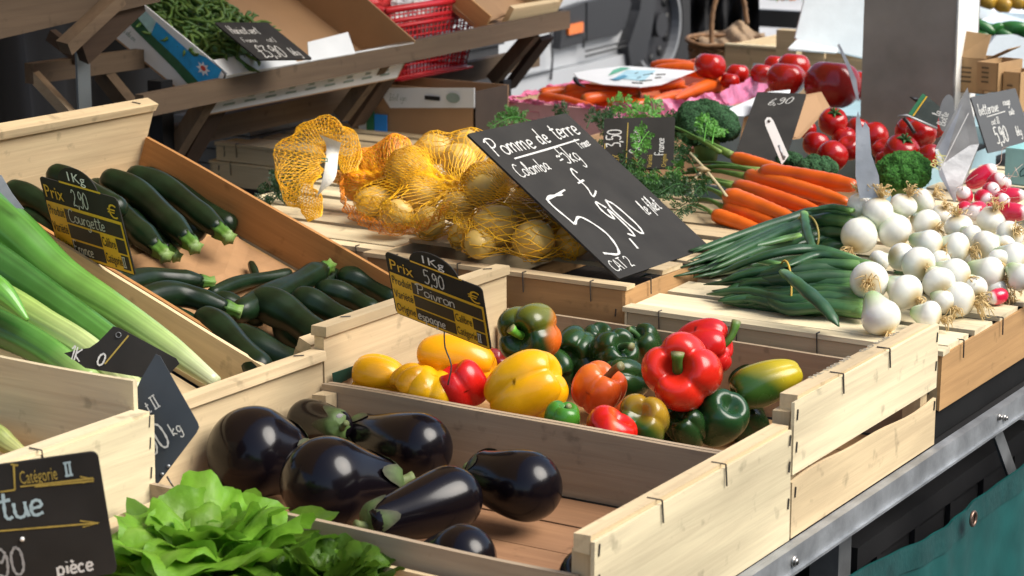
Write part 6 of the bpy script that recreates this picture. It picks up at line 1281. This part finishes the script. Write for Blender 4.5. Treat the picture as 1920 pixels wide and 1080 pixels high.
# green bean board
slate('slate board for green beans standing in the tilted bean box', ((402, 42), (502, 42), (448, 112)), (3.80, 3.89, 3.70), [('Haricot vert', .08, .68, .22, .0016, .1, .42, 0), ('France', .1, .45, .12, .0011, .1, .7, 0), ('cat I', .55, .46, .11, .0010, .1, .7, 0), ('£3,90', .12, .05, .30, .0020, .1, .62, 0), ('lekg', .72, .08, .2, .0014, .1, .40, 0)])
# carrot board on its side
t, W, H, M_ = slate('slate board for carrots standing on its side behind the ferns', ((1128, 318), (1133, 222), (1262, 322)), (3.38, 3.42, 3.36), [('3,50', .42, .75, .20, .0018, 0, .8, 0), ('Carotte', .30, .48, .14, .0014, 0, .8, 0), ('France', .25, .14, .12, .0012, 0, .8, 0)])
b = MB(); ribbon(b, np.array([(W*.02, H*.66), (W*.9, H*.66)]), .0012, .0006); ribbon(b, np.array([(W*.02, H*.97), (W*.5, H*.97)]), .0012, .0006); child('print', b.data('print', GOLD), t)
for s, x, y, h in (('PRIX', .04, .76, .14), ('Produit', .02, .5, .12), ('Variété', .02, .3, .1), ('Origine', .02, .1, .1)): printed(s, x*W, y*H, h*H, GOLD, t, .0007, sx=.7)
# beetroot board
t, W, H, M_ = slate('blue-grey slate board for cooked beetroot right of the white diamond board', ((1820, 182), (1904, 165), (1835, 291)), (3.55, 3.6, 3.53), [('betterave', .06, .66, .20, .0014, .1, .55, 0), ('rouge', .62, .74, .14, .0012, .1, .5, 0), ('cuite', .68, .56, .13, .0011, .1, .5, 0), ('cat II', .25, .46, .11, .0011, .1, .7, 0), ('5,90', .24, .12, .28, .0020, 0, .55, 0), ('lekg', .70, .18, .17, .0013, .1, .45, 0)], SLATEB)
b = MB(); ribbon(b, np.array([(W*.2, H*.61), (W*.62, H*.64)]), .0014, .0006); child('handwriting', b.data('handwriting', CHALK), t)
# 6,90 black board and the white plate
slate('black board reading 6,90 leaning on the brown panel', ((1420, 172), (1512, 176), (1392, 305)), (3.72, 3.7, 3.5), [('6,90', .28, .80, .09, .0013, .2, .9, .35)])
def paddle(label, pts, d, mat, name='plate', th=.0015, dd=None, cat='plate', holes=()):
    b = MB(); dd = dd or [0]*len(pts); P3 = [PD(px, py, d+e) for (px, py), e in zip(pts, dd)]; n = len(P3); V = P3+[p+Fv*th for p in P3]
    b.add(V, [tuple(range(n-1, -1, -1)), tuple(range(n, 2*n))]+[(i, (i+1) % n, n+(i+1) % n, n+i) for i in range(n)]); t = thing(name, label, cat, P3[n//2]); b.build('blade', mat, t)
    for px, py, r in holes: c = PD(px, py, d-.001); b = MB(); b.tube([c, c+Fv*.0015], r*d/FPX, 12); b.build('rivet', STEEL, t)
    return t
ALU = plain('scuffed_aluminium', (.42, .43, .44), .38, .6, .25, 20, .25)
t = paddle('narrow white enamel plate with two holes behind the carrot bunch', [(1435, 235), (1434, 226), (1438, 220), (1445, 220), (1450, 226), (1479, 292), (1466, 309)], 3.42, plain('white_enamel_and_sunlit_side', (.85, .86, .82), .35, 0, .03), holes=((1442, 227, 3), (1471, 294, 2.5)))
b = MB(); b.tube([PD(1460, 272, 3.41), PD(1470, 300, 3.41)], .002, 6); b.build('slot', GALV, t)
paddle('pointed aluminium blade sign left of the bright broccoli', [(1604, 330), (1605, 225), (1609, 208), (1617, 240), (1622, 228), (1630, 240), (1634, 290), (1648, 330), (1650, 370), (1612, 372)], 3.05, ALU, 'blade_sign', cat='sign')
t = paddle('scuffed diamond shaped aluminium board reading Prix in yellow', [(1753, 280), (1814, 164), (1836, 270), (1820, 318), (1790, 380), (1762, 330)], 3.25, ALU, 'diamond_board', cat='sign', dd=[0, 0, .02, .02, 0, 0])
Mi = WM[t.name].inverted(); printed('PRIX', 0, 0, .022, plain('faded_yellow', (.62, .60, .22), .6), t, 0, .6); o = t.children[-1]; o.matrix_basis = Mi @ frame(PD(1760, 320, 3.243), nrm(Rv*.5+Uv*.87), nrm(-Rv*.87+Uv*.5), -Fv) @ Matrix.Diagonal((.55, 1, 1, 1))
b = MB(); b.add([PD(1761, 320, 3.242), PD(1763, 320, 3.242), PD(1817, 212, 3.242), PD(1815, 212, 3.242)], [(0, 1, 2, 3)]); b.build('print', plain('faded_white', (.6, .6, .58), .6), t)
t = paddle('slim upright aluminium blade against the large tomatoes', [(1570, 84), (1574, 82), (1592, 118), (1606, 150), (1611, 190), (1606, 186), (1590, 130)], 3.95, ALU, 'blade_sign', cat='sign')
# round tag "la Botte"
pts = [(1775+19*math.cos(a)*.75-4*math.sin(a), 212+35*math.sin(a)) for a in np.linspace(0, 2*math.pi, 23)[:-1]]
t = paddle('oval grey tag reading la Botte above the diamond board', pts, 3.42, plain('grey_tag', (.16, .165, .17), .5, 0, .15), 'oval_tag', cat='tag'); Mi = WM[t.name].inverted()
b = MB(); write(b, 'la', .012, .012, .012, .0012, 0, .8); write(b, 'Botte', 0, 0, .012, .0012, 0, .75); child('handwriting', b.data('handwriting', CHALK), t, mat=Mi @ frame(PD(1771, 237, 3.415), nrm(Rv*.30+Uv*.95), nrm(-Rv*.95+Uv*.30), -Fv))
# clip with green card
t = thing('sign_clip', 'steel clip holding a tilted card with a green edge above the vine tomatoes', 'clip', PD(1720, 215, 3.6))
def cq(name, pts, d, mat, th=.001): b = MB(); P3 = [PD(*p, d) for p in pts]; b.quadslab([p for p in P3], -Fv, th); b.build(name, mat, t)
cq('card', [(1703, 216), (1757, 241), (1762, 200), (1733, 176)], 3.6, plain('dark_film', (.05, .06, .05), .25, 0, .3)); cq('card_edge', [(1703, 214), (1711, 217), (1737, 180), (1730, 175)], 3.59, GREENP); cq('card_edge', [(1711, 217), (1713, 218), (1739, 181), (1737, 180)], 3.588, YEL)
b = MB(); b.tube([PD(1684, 218, 3.59), PD(1700, 216, 3.59), PD(1757, 241, 3.59)], .002, 6); b.build('jaw', GALV, t)
b = MB(); b.tube(catmull([PD(1695, 222, 3.585), PD(1704, 232, 3.58), PD(1715, 250, 3.58)], 8), .0032, 7); b.tube([PD(1706, 182, 3.6), PD(1720, 188, 3.6)], [.001, .004], 6); b.build('lever', plain('black_plastic', (.012, .012, .013), .4), t)
# white card lying on the carrots
pts = [(1075, 137), (1110, 130), (1165, 124), (1180, 124), (1302, 133), (1240, 158), (1200, 163), (1130, 158), (1085, 147)]
zc = zt+.035; b = MB(); P3 = [PZ(px, py, zc) for px, py in pts]; n = len(P3); V = P3+[p-np.array([0, 0, .0015]) for p in P3]; b.add(V, [tuple(range(n)), tuple(range(2*n-1, n-1, -1))]+[(i, n+i, n+(i+1) % n, (i+1) % n) for i in range(n)])
t = thing('paper_sign', 'white card with blue and green print lying flat on the carrots', 'card', PZ(1190, 145, zc)); b.build('card', plain('white_card', (.82, .84, .84), .35, 0, .03), t)
def cp(pts, m, dz=.001): b = MB(); b.add([PZ(px, py, zc+dz) for px, py in pts], [tuple(range(len(pts)))]); b.build('print', m, t)
cp([(1152, 146), (1175, 131), (1230, 132), (1206, 152)], plain('pale_blue_ink', (.38, .62, .72), .5)); cp([(1150, 131), (1165, 126), (1182, 127), (1140, 142)], plain('green_stripe', (.1, .4, .25), .5), .0013); cp([(1143, 148), (1160, 146), (1155, 151)], plain('blue_ink', (.04, .18, .35), .5), .0016); cp([(1147, 148), (1170, 140), (1178, 143), (1160, 150)], plain('blue_ink2', (.08, .30, .45), .5), .0018)
b = MB(); 
for (x0_, y0_, x1_, y1_) in ((1206, 141, 1224, 138), (1191, 138, 1196, 136), (1200, 152, 1222, 150), (1195, 147, 1201, 144), (1228, 146, 1240, 145), (1230, 140, 1248, 139), (1185, 155, 1205, 156)): b.tube([PZ(x0_, y0_, zc+.0012), PZ(x1_, y1_, zc+.0012)], .0012, 4)
b.build('lettering', BLK, t)
b = MB(); b.tube(catmull([PZ(1078, 148, zc-.002), PZ(1085, 158, zc-.006), PZ(1097, 163, zc-.01)], 6), [.005, .005, .004, .003, .002, .001], 7); b.build('clip', BLK, t)

# lettuce board at the bottom left
M_, W, H = rect_pose((-60, 880), (178, 848), (-36, 1120), 1.86, .95, 1); t = thing('price_board', 'black price board for lettuce reading Catégorie II at the bottom left', 'price board', mat=M_, group='slate price boards')
b = MB(); plate(b, roundrect(W, H, .006), -.003, 0); b.build('board', SLATE, t, world=False)
fx = lambda px, py: None
Minv = np.array(M_.inverted())
def lc(px, py):  # where a pixel falls on the board
    n = np.array(M_.col[2][:3]); o = np.array(M_.translation); p = PN(px, py, o, n); q = Minv@np.array([*p, 1]); return q[:2]
def lh(px, py, py2): return abs(lc(px, py)[1]-lc(px, py2)[1])
def wr(s, px, py, hpx, w_, sx, m, rise=0): b = MB(); x, y = lc(px, py); write(b, s, x, y, hpx*1.86/FPX, w_, 0, sx, rise); child('handwriting', b.data('handwriting', m), t)
wr('Lai', -75, 985, 70, .0026, .9, plain('pale_blue_chalk', (.35, .46, .48), .9)); wr('tue', 2, 975, 62, .0026, 1.0, plain('pale_blue_chalk', (.35, .46, .48), .9)); wr('II', 122, 892, 26, .0016, .9, plain('pale_blue_chalk', (.35, .46, .48), .9)); wr('pièce', 108, 1078, 34, .0020, .98, CHALK); wr('0,90', -40, 1088, 58, .0022, .85, CHALKD)
x, y = lc(38, 908); printed('Catégorie', x, y, .017, GOLD, t, .0006, width=lc(108, 900)[0]-x)
b = MB()
for pts in ([(38, 912), (175, 896)], [(65, 912), (176, 901)], [(0, 922), (28, 918)], [(-60, 1000), (184, 980)], [(150, 976), (186, 980), (155, 988)], [(28, 918), (26, 872)], [(20, 870), (34, 872)], [(150, 893), (176, 898), (155, 905)]): ribbon(b, np.array([lc(*p) for p in pts]), .0014, .0006)
child('print', b.data('print', GOLD), t)
b = MB(); x, y = lc(42, 1010); b.tube([(x, y, .0), (x, y, .002)], .0018, 10); child('rivet', b.data('rivet', plain('white_enamel_and_sunlit_side', (.85, .86, .82), .35)), t)
# diamond board hanging at the aubergine crate
def poly_board(label, pts, d, dd=None, mat=SLATEB, name='diamond_board'):
    t = thing(name, label, 'price board', PD(*pts[0], d), 'slate price boards'); dd = dd or [0]*len(pts); P3 = [PD(px, py, d+e) for (px, py), e in zip(pts, dd)]; n = len(P3); V = P3+[p+Fv*.003 for p in P3]; b = MB()
    b.add(V, [tuple(range(n-1, -1, -1)), tuple(range(n, 2*n))]+[(i, (i+1) % n, n+(i+1) % n, n+i) for i in range(n)]); b.build('board', mat, t); return t
ddi = 2.20
t = poly_board('diamond shaped slate board reading 50 Kg between the left crate and the aubergines', [(292, 664), (300, 668), (370, 792), (373, 801), (368, 812), (292, 912), (284, 915), (262, 905), (230, 800), (262, 715)], ddi, [0]*10)
Mi = WM[t.name].inverted(); b = MB(); write(b, '50', -.004, .0, .026, .0020, 0, .85); write(b, 'kg', .026, .006, .013, .0013, 0, .9); write(b, 't II', .016, .038, .0125, .0012, 0, .8)
child('handwriting', b.data('handwriting', CHALK), t, mat=Mi @ frame(PD(290, 852, ddi-.001), nrm(Rv*.72+Uv*.62), nrm(-Rv*.35+Uv*.93), -Fv))
for px, py in ((304, 889), (316, 874)): c = PD(px, py, ddi-.0006); b = MB(); b.tube([c, c-Fv*.0008], .0018, 10); b.build('hole', GALV, t)
b = MB(); b.tube([PD(313, 893, ddi+.004), PD(328, 918, ddi+.004)], .001, 5); b.build('wire_pin', STEEL, t)
# leek board lying on the raised crate
t = poly_board('black price board for leeks tilted over the leek crate', [(120, 662), (150, 655), (168, 652), (185, 640), (212, 612), (224, 615), (330, 672), (336, 682), (318, 700), (280, 710), (160, 690)], 2.33, [0]*11, SLATE, 'price_board')
Mi = WM[t.name].inverted(); b = MB(); write(b, '1K', 0, 0, .014, .0014, 0, .9); write(b, 'O', 0, 0, .001, .0001) if 0 else None; child('handwriting', b.data('handwriting', CHALK), t, mat=Mi @ frame(PD(130, 672, 2.329), nrm(Rv*.93-Uv*.12), nrm(Rv*.4+Uv*.9), -Fv))
b = MB(); write(b, '0', 0, 0, .013, .0018, 0, 1.1); child('handwriting', b.data('handwriting', CHALK), t, mat=Mi @ frame(PD(180, 682, 2.329), nrm(Rv*.9-Uv*.4), nrm(Rv*.4+Uv*.9), -Fv))
b = MB(); b.add([PD(195, 682, 2.329), PD(198, 683, 2.329), PD(242, 630, 2.329), PD(240, 628, 2.329)], [(0, 1, 2, 3)]); b.build('print', GOLD, t)
b = MB(); b.tube([PD(222+5*math.cos(a), 628+5*math.sin(a), 2.329) for a in np.linspace(0, 6.283, 13)], .0004, 4); b.build('print', GALV, t)
# green printed strip in the pepper crate
for nm_, lab_, pts_, m_ in (('seed_label', 'dark green printed label strip in the left corner of the pepper crate', [(626, 716), (624, 700), (704, 672), (708, 682), (640, 718)], plain('dark_green_print', (.004, .045, .03), .5)), ('seed_label', 'small white end of the label strip behind the left yellow pepper', [(706, 682), (705, 673), (714, 670), (713, 680)], plain('white_card', (.82, .84, .84), .35, 0, .03))):
    b = MB(); P3 = [PX(px, py, -.578) for px, py in pts_]; n = len(P3); V = P3+[p-np.array([.0012, 0, 0]) for p in P3]
    b.add(V, [tuple(range(n-1, -1, -1)), tuple(range(n, 2*n))]+[(i, (i+1) % n, n+(i+1) % n, n+i) for i in range(n)]); tag(b.build(nm_, m_), lab_, 'label')
# grey knife edge at the far left behind the leeks
slab('steel_blade', 'grey steel blade sign tip at the left edge above the leek', [(-10, 330), (2, 328), (22, 362), (45, 392), (30, 390), (-10, 350)], 2.62, GALV, .002, 'sign')
